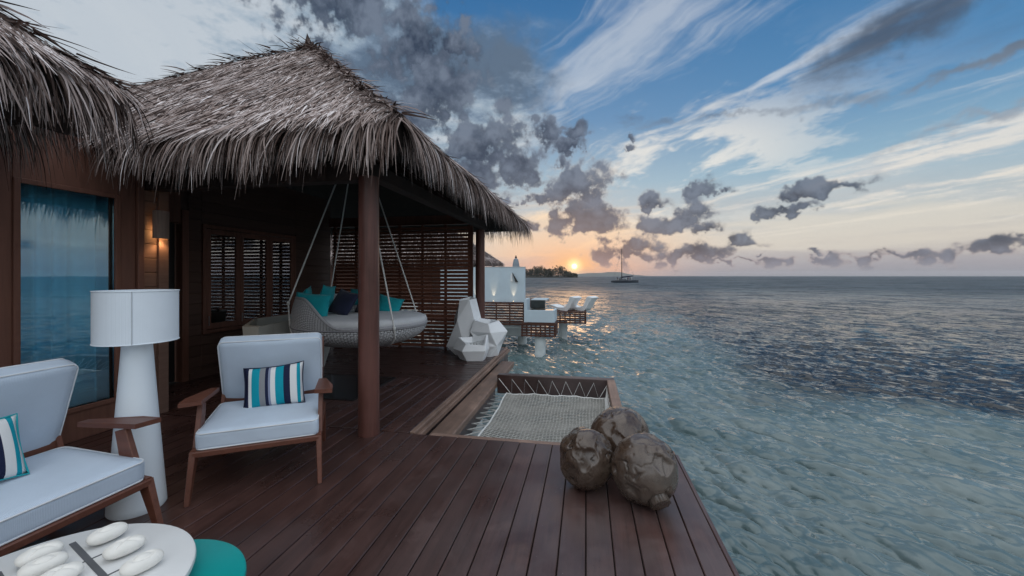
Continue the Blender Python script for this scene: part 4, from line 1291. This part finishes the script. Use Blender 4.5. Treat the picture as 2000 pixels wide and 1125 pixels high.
db_pillow('small teal pillow tucked behind the near teal pillow on the daybed', -.66, .10, .40, (78, -4, -78), .44, .36, .15, M['tealf'])
db_pillow('long teal bolster pillow along the back rim of the daybed', -.36, .62, .36, (80, 2, -14), .58, .28, .15, M['tealf'])
db_pillow('navy pillow in the middle of the teal pillows on the daybed', -.16, -.22, .33, (60, 10, -22), .46, .40, .16, M['navyf'])
db_pillow('navy pillow lying lower and nearest the post on the daybed', .00, .10, .30, (54, -8, -40), .44, .38, .15, M['navyf'])
db_pillow('teal pillow seen just right of the post on the daybed', .22, .44, .25, (60, 12, 4), .42, .32, .15, M['tealf'])

# ------------------------------------------------------------------ faceted tub against the veranda wall
tub = thing('bathtub', (-4.85, 5.8, 0), 'pale faceted bathtub half hidden behind the lounge chair', 'bathtub')
rim = [(-5.21, 5.50), (-5.15, 6.60), (-4.80, 6.95), (-4.50, 6.50), (-4.40, 5.00), (-4.30, 4.62), (-4.55, 4.62)]
cx_, cy_ = -4.83, 5.80
def inset(k, z): return [(cx_ + (x - cx_) * k, cy_ + (y - cy_) * k, z) for x, y in rim]
rings = [inset(.80, 0), inset(.93, .30), inset(1.0, .92), inset(.90, .92), inset(.84, .45), inset(.70, .40)]
n = len(rim)
tmb = MB().add([p for r in rings for p in r], [(i * n + k, i * n + (k + 1) % n, (i + 1) * n + (k + 1) % n, (i + 1) * n + k) for i in range(5) for k in range(n)] + [tuple(5 * n + k for k in range(n)), tuple(range(n - 1, -1, -1))])
obj('shell', tmb, plain('tub_enamel', (.50, .50, .46), .4, .06, 3), tub, world=True)
obj('tap', MB().tube([(-5.12, 6.45, .92), (-5.12, 6.45, 1.00), (-5.02, 6.40, 1.00)], .014, 8), M['metal'], tub, True, world=True)

# ------------------------------------------------------------------ faceted planters at the terrace corner
def planter(label, loc, rings, rz=0):
    """rings of (radius x, radius y, z, turn, dx, dy); five sided, triangulated facets"""
    t = thing('planter', loc, label, 'planter', rz, 'faceted white planters on the terrace corner')
    n = 5; vs = []
    for rx, ry, z, tw, ox, oy in rings:
        vs += [(ox + rx * math.cos(2 * PI * k / n + tw), oy + ry * math.sin(2 * PI * k / n + tw), z if not isinstance(z, tuple) else z[k]) for k in range(n)]
    L = len(rings); fs = [tuple(range(n - 1, -1, -1))]
    for i in range(L - 1):
        for k in range(n):
            a, b, c, d = i * n + k, i * n + (k + 1) % n, (i + 1) * n + (k + 1) % n, (i + 1) * n + k
            fs += [(a, b, c), (a, c, d)] if (i + k) % 2 else [(a, b, d), (b, c, d)]
    mb = MB().add(vs, fs)
    # inner cavity
    top = vs[-n:]; cxx = sum(p[0] for p in top) / n; cyy = sum(p[1] for p in top) / n
    inn = [(cxx + (p[0] - cxx) * .86, cyy + (p[1] - cyy) * .86, p[2]) for p in top]
    low = [(cxx + (p[0] - cxx) * .74, cyy + (p[1] - cyy) * .74, p[2] - .10) for p in top]
    mb.add(top + inn + low, [(k, (k + 1) % n, n + (k + 1) % n, n + k) for k in range(n)] + [(n + k, n + (k + 1) % n, 2 * n + (k + 1) % n, 2 * n + k) for k in range(n)])
    o = obj('shell', mb, M['planter'], t)
    bv = o.modifiers.new('soft', 'BEVEL'); bv.width = .006; bv.segments = 1; bv.limit_method = 'ANGLE'
    zm = min(p[2] for p in low)
    obj('fill', MB().add(low, [tuple(range(n))]), M['pebble'] if rings[-1][2] == 9 else plain('planter_grit', (.62, .64, .65), .9, .3, 40), t)
    return t
planter('tall white faceted planter rising beside the rear post', (-2.44, 7.92, 0), [(.27, .24, 0, .3, .0, 0), (.41, .34, .17, -.1, -.01, 0), (.30, .26, .72, .45, .03, 0), (.19, .18, (1.14, 1.17, 1.12, 1.10, 1.12), .2, .03, 0)])
planter('broad white faceted planter at the outer corner of the terrace', (-1.96, 7.82, 0), [(.20, .20, 0, .1, .02, 0), (.30, .28, .22, .5, .02, 0), (.40, .34, .50, .0, .02, 0), (.27, .25, (.70, .70, .74, .72, .66), .1, -.03, 0)])
sp = planter('low white faceted planter in front of the two larger ones', (-2.14, 7.36, 0), [(.26, .17, 0, .63, .02, 0), (.38, .27, .20, .63, -.01, 0), (.31, .20, (.47, .41, .42, .33, .30), .63, .03, 0)])
for k in range(3):
    obj('dry_leaf', MB().box((-.02 + .05 * k, -.02 + .015 * k, .30), (.03, .014, .012), rotm(0, .3, k)), M['soil'], sp)

# ------------------------------------------------------------------ polished root balls
def ball(label, loc, r, seed, sq, rot, stump=None):
    bm = bmesh.new(); bmesh.ops.create_icosphere(bm, subdivisions=6, radius=1.0)
    off = Vector((seed * 7.3, seed * 3.1, seed * 1.7))
    g = random.Random(seed)
    dents = []
    for _ in range(13):
        d = Vector((g.uniform(-1, 1), g.uniform(-1, .3), g.uniform(-.8, .9))).normalized()
        dents.append((d, g.uniform(.14, .50), g.uniform(.04, .15)))
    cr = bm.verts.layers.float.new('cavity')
    for v in bm.verts:
        p = v.co.normalized()
        w = p + .22 * Vector((mnoise.noise(p * 2 + off), mnoise.noise(p * 2 + off + Vector((5, 0, 0))), mnoise.noise(p * 2 + off + Vector((0, 5, 0)))))
        big = mnoise.fractal(w * .9 + off, 1.0, 2.0, 2) * .08
        groove = 0
        for sc, amp_, wd in ((1.15, .085, .040), (2.0, .030, .055)):
            q_ = w + .35 * Vector((mnoise.noise(p * 3 * sc + off), mnoise.noise(p * 3 * sc + off + Vector((9, 2, 0))), 0)) / sc
            rd = abs(mnoise.noise(q_ * sc + off * 1.7))
            gm = max(0, min(1, mnoise.noise(p * 1.4 + off * (.6 + sc)) * 3.0 + .45))
            groove += amp_ * gm * max(0, 1 - rd / wd) ** .8
        fine = mnoise.fractal(w * 5 + off, 1.0, 2.0, 2) * .006
        hol = 0
        for d, rad_, dep in dents:
            a = math.acos(max(-1, min(1, d.dot(w.normalized()))))
            if a < rad_:
                t = a / rad_; hol = max(hol, dep * (1 - t * t) ** .6)
        pv_ = mnoise.voronoi(w * 5.5 + off)[0][0]
        pit = .06 * max(0, 1 - pv_ / .22) * max(0, min(1, mnoise.noise(p * 2 + off * 2.1) * 3 + .2))
        cav = groove + hol + pit
        h = 1 + big + fine - cav
        if stump is not None:
            d = Vector(stump).normalized(); a = math.acos(max(-1, min(1, d.dot(p))))
            if a < .36:
                t = a / .36; h = max(h - .04, (1.10 + .02 * mnoise.noise(p * 20)) / max(.5, math.cos(a))) if t < .78 else h * .93
        v.co = Vector((p.x * sq[0], p.y * sq[1], p.z * sq[2])) * h * r
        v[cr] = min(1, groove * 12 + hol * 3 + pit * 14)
    me = bpy.data.meshes.new('root_ball'); bm.to_mesh(me); bm.free(); me.shade_smooth()
    zmin = min((Matrix.Rotation(rot, 3, 'Z') @ v.co).z for v in me.vertices)
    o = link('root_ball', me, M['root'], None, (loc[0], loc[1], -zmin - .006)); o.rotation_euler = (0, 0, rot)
    return tag(o, label, 'wooden ball', 'polished root balls on the deck edge')
def root_mat():
    m, T, b, _ = new_mat('polished_root_wood')
    tc = T.n('ShaderNodeTexCoord').outputs['Object']
    w = T.vm('ADD', tc, T.vm('SCALE', T.noise(tc, 3, 3, .5, out=1), .35))
    n = T.noise(w, 5, 7, .65, 1.2); n2 = T.noise(w, 22, 5, .65, .6)
    f = T.m('ADD', T.m('MULTIPLY', n, .7), T.m('MULTIPLY', n2, .3))
    c = T.ramp(f, [(.30, (.030, .017, .011)), (.45, (.055, .033, .022)), (.56, (.080, .052, .036)), (.72, (.14, .105, .08))])
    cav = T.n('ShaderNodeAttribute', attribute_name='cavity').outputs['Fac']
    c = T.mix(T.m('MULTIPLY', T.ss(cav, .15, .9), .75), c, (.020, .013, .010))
    rn_ = T.n('ShaderNodeObjectInfo').outputs['Random']
    c = T.mix(T.m('MULTIPLY', T.ss(T.noise(tc, 2.2, 4, .6), .40, .62), T.mr(rn_, 0, 1, .15, .55)), c, (.125, .106, .092))
    T.put(b.inputs['Base Color'], c)
    T.put(b.inputs['Roughness'], T.mr(n2, .3, .7, .18, .40))
    b.inputs['Coat Weight'].default_value = .4; b.inputs['Coat Roughness'].default_value = .15
    bump(T, b, T.m('ADD', n, T.m('MULTIPLY', n2, .4)), .25, .008)
    return m
M['root'] = root_mat()
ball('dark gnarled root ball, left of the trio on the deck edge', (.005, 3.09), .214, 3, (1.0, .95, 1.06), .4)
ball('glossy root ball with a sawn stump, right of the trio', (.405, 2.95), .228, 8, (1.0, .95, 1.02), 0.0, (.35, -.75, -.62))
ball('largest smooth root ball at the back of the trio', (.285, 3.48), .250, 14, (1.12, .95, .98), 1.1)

# ================================================================== NEXT VILLA ALONG THE BAY
nb_ = thing('white_wall', (-4.6, 18.9, .34), 'smooth white wall of the next villa with small uplights', 'wall')
obj('panel', MB().box((-5.0, 18.95, 1.18), (4.24, .22, 1.68), ch=.01), M['stucco'], nb_, world=True)
obj('coping', MB().box((-5.0, 18.95, 2.030), (4.27, .25, .022)), M['concrete'], nb_, world=True)
obj('triangular_niche', MB().add([(-3.50, 18.835, 1.78), (-3.22, 18.835, 1.32), (-3.34, 18.835, 1.32), (-3.44, 18.76, 1.72), (-3.17, 18.72, 1.30), (-3.33, 18.72, 1.33)], [(0, 1, 2), (3, 5, 4), (0, 3, 4, 1), (1, 4, 5, 2), (2, 5, 3, 0)]), M['black'], nb_, world=True)
obj('wall_fin', MB().add([(-3.56, 18.835, 1.70), (-3.48, 18.835, 1.74), (-3.44, 18.835, 1.34), (-3.58, 18.835, 1.34), (-3.53, 18.75, 1.70), (-3.46, 18.74, 1.34)], [(0, 1, 2, 3), (0, 4, 1), (1, 4, 5, 2), (2, 5, 3), (3, 5, 4, 0)]), M['white'], nb_, world=True)
for k, x in enumerate((-3.42, -4.40, -5.28)):
    up = thing('uplight', (x, 18.72, .36), ('small lit uplight at the right end of the white wall', 'small lit uplight in the middle of the white wall', 'small lit uplight nearest the rear post on the white wall')[k], 'lamp', 0, 'uplights along the white wall')
    obj('can', MB().lathe((0, 0, 0), [(.030, 0), (.034, .01), (.030, .035), (.022, .035)], 14), M['metal'], up, 40)
    obj('lens', MB().lathe((0, 0, .034), [(.020, 0), (.019, .004)], 12), emit_mat('uplight_lens', (1, .72, .42), 9), up)
    ld = bpy.data.lights.new('uplight_beam', 'SPOT'); ld.energy = 13; ld.color = (1, .70, .42); ld.spot_size = math.radians(38); ld.spot_blend = .9; ld.shadow_soft_size = .02
    lo_ = bpy.data.objects.new('beam', ld); COL.objects.link(lo_); lo_.parent = up; lo_.location = (0, 0, .05); lo_.rotation_euler = (math.radians(180 - 10), 0, 0)
# main platform of the next villa with slatted skirts
def slat_skirt(parent, x0, x1, y, z0, z1, n, posts, depth=.03):
    h = (z1 - z0) / n
    for k in range(n):
        obj('slat', MB().box(((x0 + x1) / 2, y, z0 + (k + .5) * h), (x1 - x0, depth, h * .66), ch=.004), M['nwood'], parent, world=True)
    for k in range(posts):
        x = x0 + .04 + (x1 - x0 - .08) * k / (posts - 1)
        obj('skirt_post', MB().box((x, y + .035, (z0 + z1) / 2), (.06, .035, z1 - z0)), M['nwood'], parent, world=True)
def side_skirt(parent, x, y0, y1, z0, z1, n, posts):
    h = (z1 - z0) / n
    for k in range(n):
        obj('slat', MB().box((x, (y0 + y1) / 2, z0 + (k + .5) * h), (.03, y1 - y0, h * .66), ch=.004), M['nwood'], parent, world=True)
    for k in range(posts):
        y = y0 + .04 + (y1 - y0 - .08) * k / (posts - 1)
        obj('skirt_post', MB().box((x - .035, y, (z0 + z1) / 2), (.035, .06, z1 - z0)), M['nwood'], parent, world=True)
plat = thing('main_platform', (-5, 20, 0), 'slatted brown platform carrying the white wall of the next villa', 'platform')
obj('platform_floor', MB().box((-5.6, 20.6, .295), (5.3, 3.9, .07)), M['nwood'], plat, world=True)
slat_skirt(plat, -8.2, -2.88, 18.62, -.75, .26, 8, 9)
side_skirt(plat, -2.90, 18.66, 22.5, -.75, .26, 8, 7)
obj('cross_beam', MB().box((-5.4, 18.9, -.86), (5.0, .16, .10)), M['concrete'], plat, world=True)
obj('rear_beam', MB().box((-5.4, 20.4, -1.15), (5.0, .5, .65)), M['concrete'], plat, world=True)
for x, y in ((-3.33, 20.9), (-5.6, 20.9), (-7.4, 20.9)):
    obj('pile', MB().lathe((x, y, 0), [(.25, -3.2), (.25, -1.0)], 22), M['concrete'], plat, 40, world=True)
low = thing('plunge_platform', (-2.1, 18, 0), 'lower slatted brown platform carrying the white plunge pool', 'platform')
obj('platform_floor', MB().box((-2.08, 18.3, -.50), (1.50, 1.5, .06)), M['nwood'], low, world=True)
slat_skirt(low, -2.85, -1.33, 17.55, -1.10, -.50, 5, 8)
side_skirt(low, -1.33, 17.58, 19.05, -1.10, -.50, 5, 6)
obj('pile', MB().lathe((-2.04, 17.93, 0), [(.25, -3.2), (.25, -1.05)], 24), M['concrete'], low, 40, world=True)
pool = thing('plunge_pool', (-2.1, 18.2, -.47), 'white plunge pool with dark tiled side beside the platform steps', 'pool')
obj('basin', MB().box((-2.05, 17.66, -.19), (1.34, .10, .54), ch=.006).box((-1.41, 18.35, -.19), (.08, 1.26, .54), ch=.006).box((-2.05, 18.95, -.19), (1.20, .08, .54), ch=.006).box((-2.66, 18.1, .05), (.13, 1.0, 1.03), ch=.006), M['stucco'], pool, world=True)
obj('tiled_block', MB().box((-2.23, 18.75, .27), (.66, .28, .38), ch=.006), M['tile'], pool, world=True)
wm_, T_, b_, _o = new_mat('pool_water'); b_.inputs['Base Color'].default_value = (.02, .05, .055, 1); b_.inputs['Roughness'].default_value = .03; bump(T_, b_, T_.noise(T_.n('ShaderNodeTexCoord').outputs['Object'], 9, 3, .5), .15, .02)
obj('water', MB().box((-2.0, 18.3, .045), (1.10, 1.22, .02)), wm_, pool, world=True)
obj('upper_ledge', MB().box((-2.22, 19.6, .455), (.74, 1.4, .05), ch=.004), M['stucco'], pool, world=True)
rear = thing('lounger_platform', (-.9, 22.6, 0), 'far slatted brown platform carrying two white loungers', 'platform')
obj('platform_floor', MB().box((-.98, 22.7, -.34), (1.98, 2.4, .07)), M['nwood'], rear, world=True)
slat_skirt(rear, -1.95, -.02, 21.5, -.95, -.38, 5, 8)
side_skirt(rear, -.01, 21.53, 23.8, -.95, -.38, 5, 7)
obj('pile', MB().lathe((-1.30, 22.9, 0), [(.25, -3.2), (.25, -.95)], 22), M['concrete'], rear, 40, world=True)
# moulded chaise loungers: side profile swept across the width
def chaise(label, loc, rz):
    t = thing('chaise', loc, label, 'lounger', rz, 'moulded loungers on the far platform')
    top = [(-.95, .24), (-.80, .27), (-.62, .24), (-.42, .17), (-.22, .15), (-.02, .17), (.12, .26), (.22, .42), (.30, .58), (.38, .72)]
    n = len(top); w = .30
    bot = [(-.95, .21), (-.80, .20), (-.62, .14), (-.42, .06), (-.22, .01), (-.02, .0), (.16, .0), (.30, .16), (.42, .42), (.62, .66)]
    V = []
    for s in (-1, 1):
        V += [(x, s * (w if i < 7 else w + .03 * (i - 6)), z) for i, (x, z) in enumerate(top)] + [(x, s * (w - .02), z) for x, z in bot]
    m = 2 * n; F = []
    for i in range(n - 1):
        F += [(i, i + 1, m + i + 1, m + i), (n + i, m + n + i, m + n + i + 1, n + i + 1)]
        F += [(i, n + i, n + i + 1, i + 1), (m + i, m + i + 1, m + n + i + 1, m + n + i)]
    F += [(0, m, m + n, n), (n - 1, 2 * n - 1, m + 2 * n - 1, m + n - 1)]
    o = obj('shell', MB().add([(a * 1.15, b * 1.25, c * 1.1) for a, b, c in V], F), M['white'], t, 50)
    return t
chaise('white moulded chaise nearest the white wall on the far platform', (-1.02, 22.35, -.305), math.radians(-28))
chaise('white moulded chaise at the outer end of the far platform', (-.12, 22.55, -.305), math.radians(-28))
# closed parasol behind the wall
um = thing('closed_parasol', (-3.62, 20.6, .33), 'folded grey parasol standing behind the white wall', 'parasol')
obj('pole', MB().tube([(0, 0, 0), (0, 0, 2.35)], .022, 8), M['black'], um)
obj('canopy', MB().lathe((0, 0, 0), [(.05, 1.05), (.22, 1.15), (.21, 1.5), (.17, 1.9), (.12, 2.14), (.03, 2.20)], 9), plain('parasol_cloth', (.22, .26, .30), .8, .1), um)
obj('finial', MB().lathe((0, 0, 2.2), [(.05, 0), (.06, .05), (.02, .12)], 8), M['black'], um, True)
# the thatched roof of the next villa
far_roof = thing('thatched_villa', (-12.4, 24.6, .3), 'far villa whose thatched roof edge shows beside the rear post', 'villa')
pyramid_thatch(far_roof, -12.4, 24.6, 6.0, 2.62, .80, (90, 90, 8, 8), 9)
for x, y in ((-6.9, 19.4), (-6.9, 29.4), (-17.6, 19.4)):
    obj('post', MB().lathe((x, y, 0), [(.12, .3), (.12, 2.6)], 14), M['post'], far_roof, 40, world=True)
obj('villa_body', MB().box((-12.9, 24.6, 1.35), (10.2, 10.2, 2.3)), M['nwood'], far_roof, world=True)

# ================================================================== CATAMARAN
cat = thing('catamaran', (20.4, 223.5, WZ), 'dark catamaran with bare mast and people aboard out on the bay', 'boat', math.radians(4))
M['hull'] = plain('hull_paint', (.030, .040, .055), .4, .1, .3)
for s in (-1, 1):
    sec = []
    L = 13.4
    for i in range(15):
        t = i / 14; x = -L / 2 + L * t
        wdt = .62 * (math.sin(PI * min(1, .12 + t * .95)) ** .6 if t < .98 else .2); up = 1.05 + .35 * t * t
        sec.append([(x, s * 3.0 - wdt, up), (x, s * 3.0 - wdt * .9, .35), (x, s * 3.0, -.35), (x, s * 3.0 + wdt * .9, .35), (x, s * 3.0 + wdt, up)])
    vs = [p for r in sec for p in r]; fs = [(i * 5 + k, i * 5 + (k + 1) % 5, i * 5 + 5 + (k + 1) % 5, i * 5 + 5 + k) for i in range(14) for k in range(5)] + [(4, 3, 2, 1, 0), tuple(70 + k for k in range(5))]
    obj('hull', MB().add(vs, fs), M['hull'], cat, 40)
obj('bridge_deck', MB().box((-1.0, 0, 1.15), (9.0, 6.0, .25), ch=.05), M['hull'], cat)
obj('cabin', MB().add([(-3.2, -2, 1.28), (1.6, -2, 1.28), (1.6, 2, 1.28), (-3.2, 2, 1.28), (-2.9, -1.7, 1.9), (1.0, -1.6, 2.0), (1.0, 1.6, 2.0), (-2.9, 1.7, 1.9)], [(3, 2, 1, 0), (4, 5, 6, 7), (0, 1, 5, 4), (1, 2, 6, 5), (2, 3, 7, 6), (3, 0, 4, 7)]), M['hull'], cat)
obj('mast', MB().tube([(-1.5, 0, 1.3), (-1.5, 0, 10), (-1.55, 0, 18.2)], [.22, .20, .13], 8), M['black'], cat, True)
boom = obj('boom', MB().tube([(-1.4, 0, 2.7), (4.6, .4, 3.5)], .10, 8), M['black'], cat, True)
obj('furled_sail', MB().tube([(-1.3, 0, 2.95), (1.2, .2, 3.35), (4.4, .4, 3.75)], [.34, .30, .14], 8), M['navyf'], boom, True)
obj('flag_staff', MB().tube([(4.8, .9, 1.3), (4.8, .9, 4.9)], .035, 5), M['black'], cat)
for a in ((6.2, 0, 1.4), (-6.0, 2.9, 1.3), (-6.0, -2.9, 1.3)):
    obj('stay', MB().tube([(-1.55, 0, 17.6), a], .025, 4), M['black'], cat)
for s in (-1, 1):
    obj('railing', MB().tube([(-5.5, s * 3.3, 1.3), (-5.5, s * 3.3, 2.1), (4.8, s * 3.3, 2.2), (4.8, s * 3.3, 1.4)], .03, 4), M['metal'], cat)
def figure_mesh(sit):
    """standing or seated figure, one skin surface"""
    me = bpy.data.meshes.new('person')
    if sit:
        J = [(0, 0, .50), (0, 0, .78), (0, 0, 1.02), (0, .02, 1.14), (0, .02, 1.30), (.19, 0, 1.0), (.26, .10, .78), (.20, .28, .66), (-.19, 0, 1.0), (-.26, .10, .78), (-.20, .28, .66), (.10, .05, .48), (.13, .45, .46), (.13, .48, .02), (-.10, .05, .48), (-.13, .45, .46), (-.13, .48, .02)]
    else:
        J = [(0, 0, .92), (0, 0, 1.18), (0, 0, 1.42), (0, .01, 1.54), (0, .02, 1.70), (.20, 0, 1.40), (.27, .02, 1.12), (.25, .14, .90), (-.20, 0, 1.40), (-.27, -.02, 1.12), (-.26, .08, .88), (.10, 0, .88), (.12, .04, .48), (.12, 0, .03), (-.10, 0, .88), (-.12, .02, .48), (-.13, -.04, .03)]
    E_ = [(0, 1), (1, 2), (2, 3), (3, 4), (2, 5), (5, 6), (6, 7), (2, 8), (8, 9), (9, 10), (0, 11), (11, 12), (12, 13), (0, 14), (14, 15), (15, 16)]
    rad_ = [.15, .14, .15, .06, .11, .06, .05, .04, .06, .05, .04, .09, .07, .05, .09, .07, .05]
    me.from_pydata(J, E_, []); me.update()
    o = link('person', me)
    o.modifiers.new('skin', 'SKIN')
    for i, r in enumerate(rad_):
        me.skin_vertices[0].data[i].radius = (r, r)
    me.skin_vertices[0].data[0].use_root = True
    s_ = o.modifiers.new('sub', 'SUBSURF'); s_.levels = 1; s_.render_levels = 1
    dg_ = bpy.context.evaluated_depsgraph_get()
    ev = bpy.data.meshes.new_from_object(o.evaluated_get(dg_))
    bpy.data.objects.remove(o)
    ev.shade_smooth()
    return ev
stand, sit_ = figure_mesh(False), figure_mesh(True)
cloths = [plain('dark_clothes', (.03, .03, .04), .9), plain('red_clothes', (.20, .05, .04), .9), plain('white_clothes', (.45, .45, .45), .9)]
spots = [(-4.0, -2.2, 1.28, 0, 0), (-3.6, 1.9, 1.28, 0, 1), (-2.9, -2.4, 1.28, 1, 0), (-2.2, -2.45, 1.28, 0, 0), (.6, -2.3, 1.28, 1, 2), (1.4, -2.1, 1.28, 0, 0), (2.0, -1.2, 1.28, 0, 1), (2.6, -2.3, 1.28, 0, 0), (3.0, -.6, 1.28, 1, 0), (3.3, -1.8, 1.28, 0, 2)]
order = ['leftmost', 'second from left', 'third from left', 'fourth from left', 'fifth from left', 'sixth from left', 'fifth from right', 'third from right', 'second from right', 'rightmost']
for i, (x, y, z, s, c_) in enumerate(spots):
    me = (sit_ if s else stand).copy(); me.materials.append(cloths[c_])
    o = link('person', me, None, None, (20.4 + x, 223.5 + y, WZ + z)); o.rotation_euler = (0, 0, i * 1.3)
    tag(o, 'far off person %s on the catamaran deck' % order[i], 'person', 'people aboard the catamaran')

# ================================================================== WOODED ISLAND AND FAR HILLS
isl = MB()
pts = []
nI = 60
for i in range(nI + 1):
    t = i / nI; x = -330 + 312 * t
    h = 3.0 * math.sin(PI * min(1, max(0, t))) ** .4 + .6
    pts += [(x, 770 + 8 * math.sin(5 * t) + (30 * t ** 3), WZ - .5), (x, 785 + 20 * t, WZ + h), (x, 860, WZ + h), (x, 890, WZ - .5)]
isl.add(pts, [(i * 4 + k, i * 4 + 4 + k, i * 4 + 5 + k, i * 4 + 1 + k) for i in range(nI) for k in range(3)])
island = obj('island', isl, plain('island_ground', (.03, .027, .02), .95, .3, .1), None, True); island['kind'] = 'structure'
# trees on the island: one far-off mass of crowns made of leaf clumps
g = np.random.default_rng(21)
cv, cq, ct = [], [], []
T2 = Thatch()
NTREE = 340
tx = -325 + 306 * g.random(NTREE) ** .8
for x in tx:
    t = (x + 330) / 312
    y = 792 + 40 * g.random(); h = (11 + 11 * g.random()) * (1 if t < .9 else max(.30, 1 - (t - .9) * 7)) * (.75 + .35 * math.sin(t * 23) ** 2)
    n = 46
    hh = g.random(n) ** .7
    spread = (2.8 - 1.7 * hh) * (h / 14)
    root = np.stack([x + spread * g.normal(0, 1, n), y + spread * g.normal(0, 1, n), WZ + 2 + h * hh], -1)
    d0 = norm(g.normal(0, 1, (n, 3)) + np.array((0, 0, .5)))
    T2.add(*blades(root, d0, np.array((0, 0, -.3)) * np.ones((n, 1)), g.uniform(.7, 1.8, n), g.uniform(1.4, 3.6, n), norm(np.cross(d0, g.normal(0, 1, (n, 3)))), np.full(n, .2), 2, .2))
me = fast_mesh('island_trees', np.vstack(T2.v), np.vstack(T2.q))
leaf = plain('island_foliage', (.022, .026, .012), .9, .4, .05)
trees = link('island_trees', me, leaf); trees['kind'] = 'stuff'
tag(trees, 'dark mass of trees covering the low island under the sun', 'trees')
hl = MB(); pts = []
for i in range(81):
    t = i / 80; x = -900 + 3100 * t
    h = 14 + 54 * math.exp(-((x - 430) / 330) ** 2) + 26 * math.exp(-((x + 60) / 240) ** 2) + 22 * math.exp(-((x - 1000) / 300) ** 2) + 7 * mnoise.noise(Vector((x * .006, 0, 0)))
    h *= max(0, min(1, (1050 - x) / 500)) ; h = max(h, -1)
    pts += [(x, 6600, WZ - 1), (x, 6800, WZ + h), (x, 7300, WZ - 1)]
hl.add(pts, [(i * 3 + k, i * 3 + 3 + k, i * 3 + 4 + k, i * 3 + 1 + k) for i in range(80) for k in range(2)])
hills = obj('hills', hl, plain('hill_scrub', (.07, .075, .06), .95, .3, .002), None, True); hills['kind'] = 'structure'

# ------------------------------------------------------------------ sea air
hz = obj('haze', MB().box((0, 0, 39), (18200, 18200, 90)), None)
hz.data.materials.clear()
hm = bpy.data.materials.new('sea_haze'); hm.use_nodes = True
ht = hm.node_tree; ht.nodes.clear()
ho = ht.nodes.new('ShaderNodeOutputMaterial'); hv = ht.nodes.new('ShaderNodeVolumePrincipled')
hv.inputs['Color'].default_value = (.95, .95, .97, 1); hv.inputs['Density'].default_value = .5 / 7000
ht.links.new(hv.outputs[0], ho.inputs['Volume'])
hz.data.materials.append(hm); hz['kind'] = 'stuff'
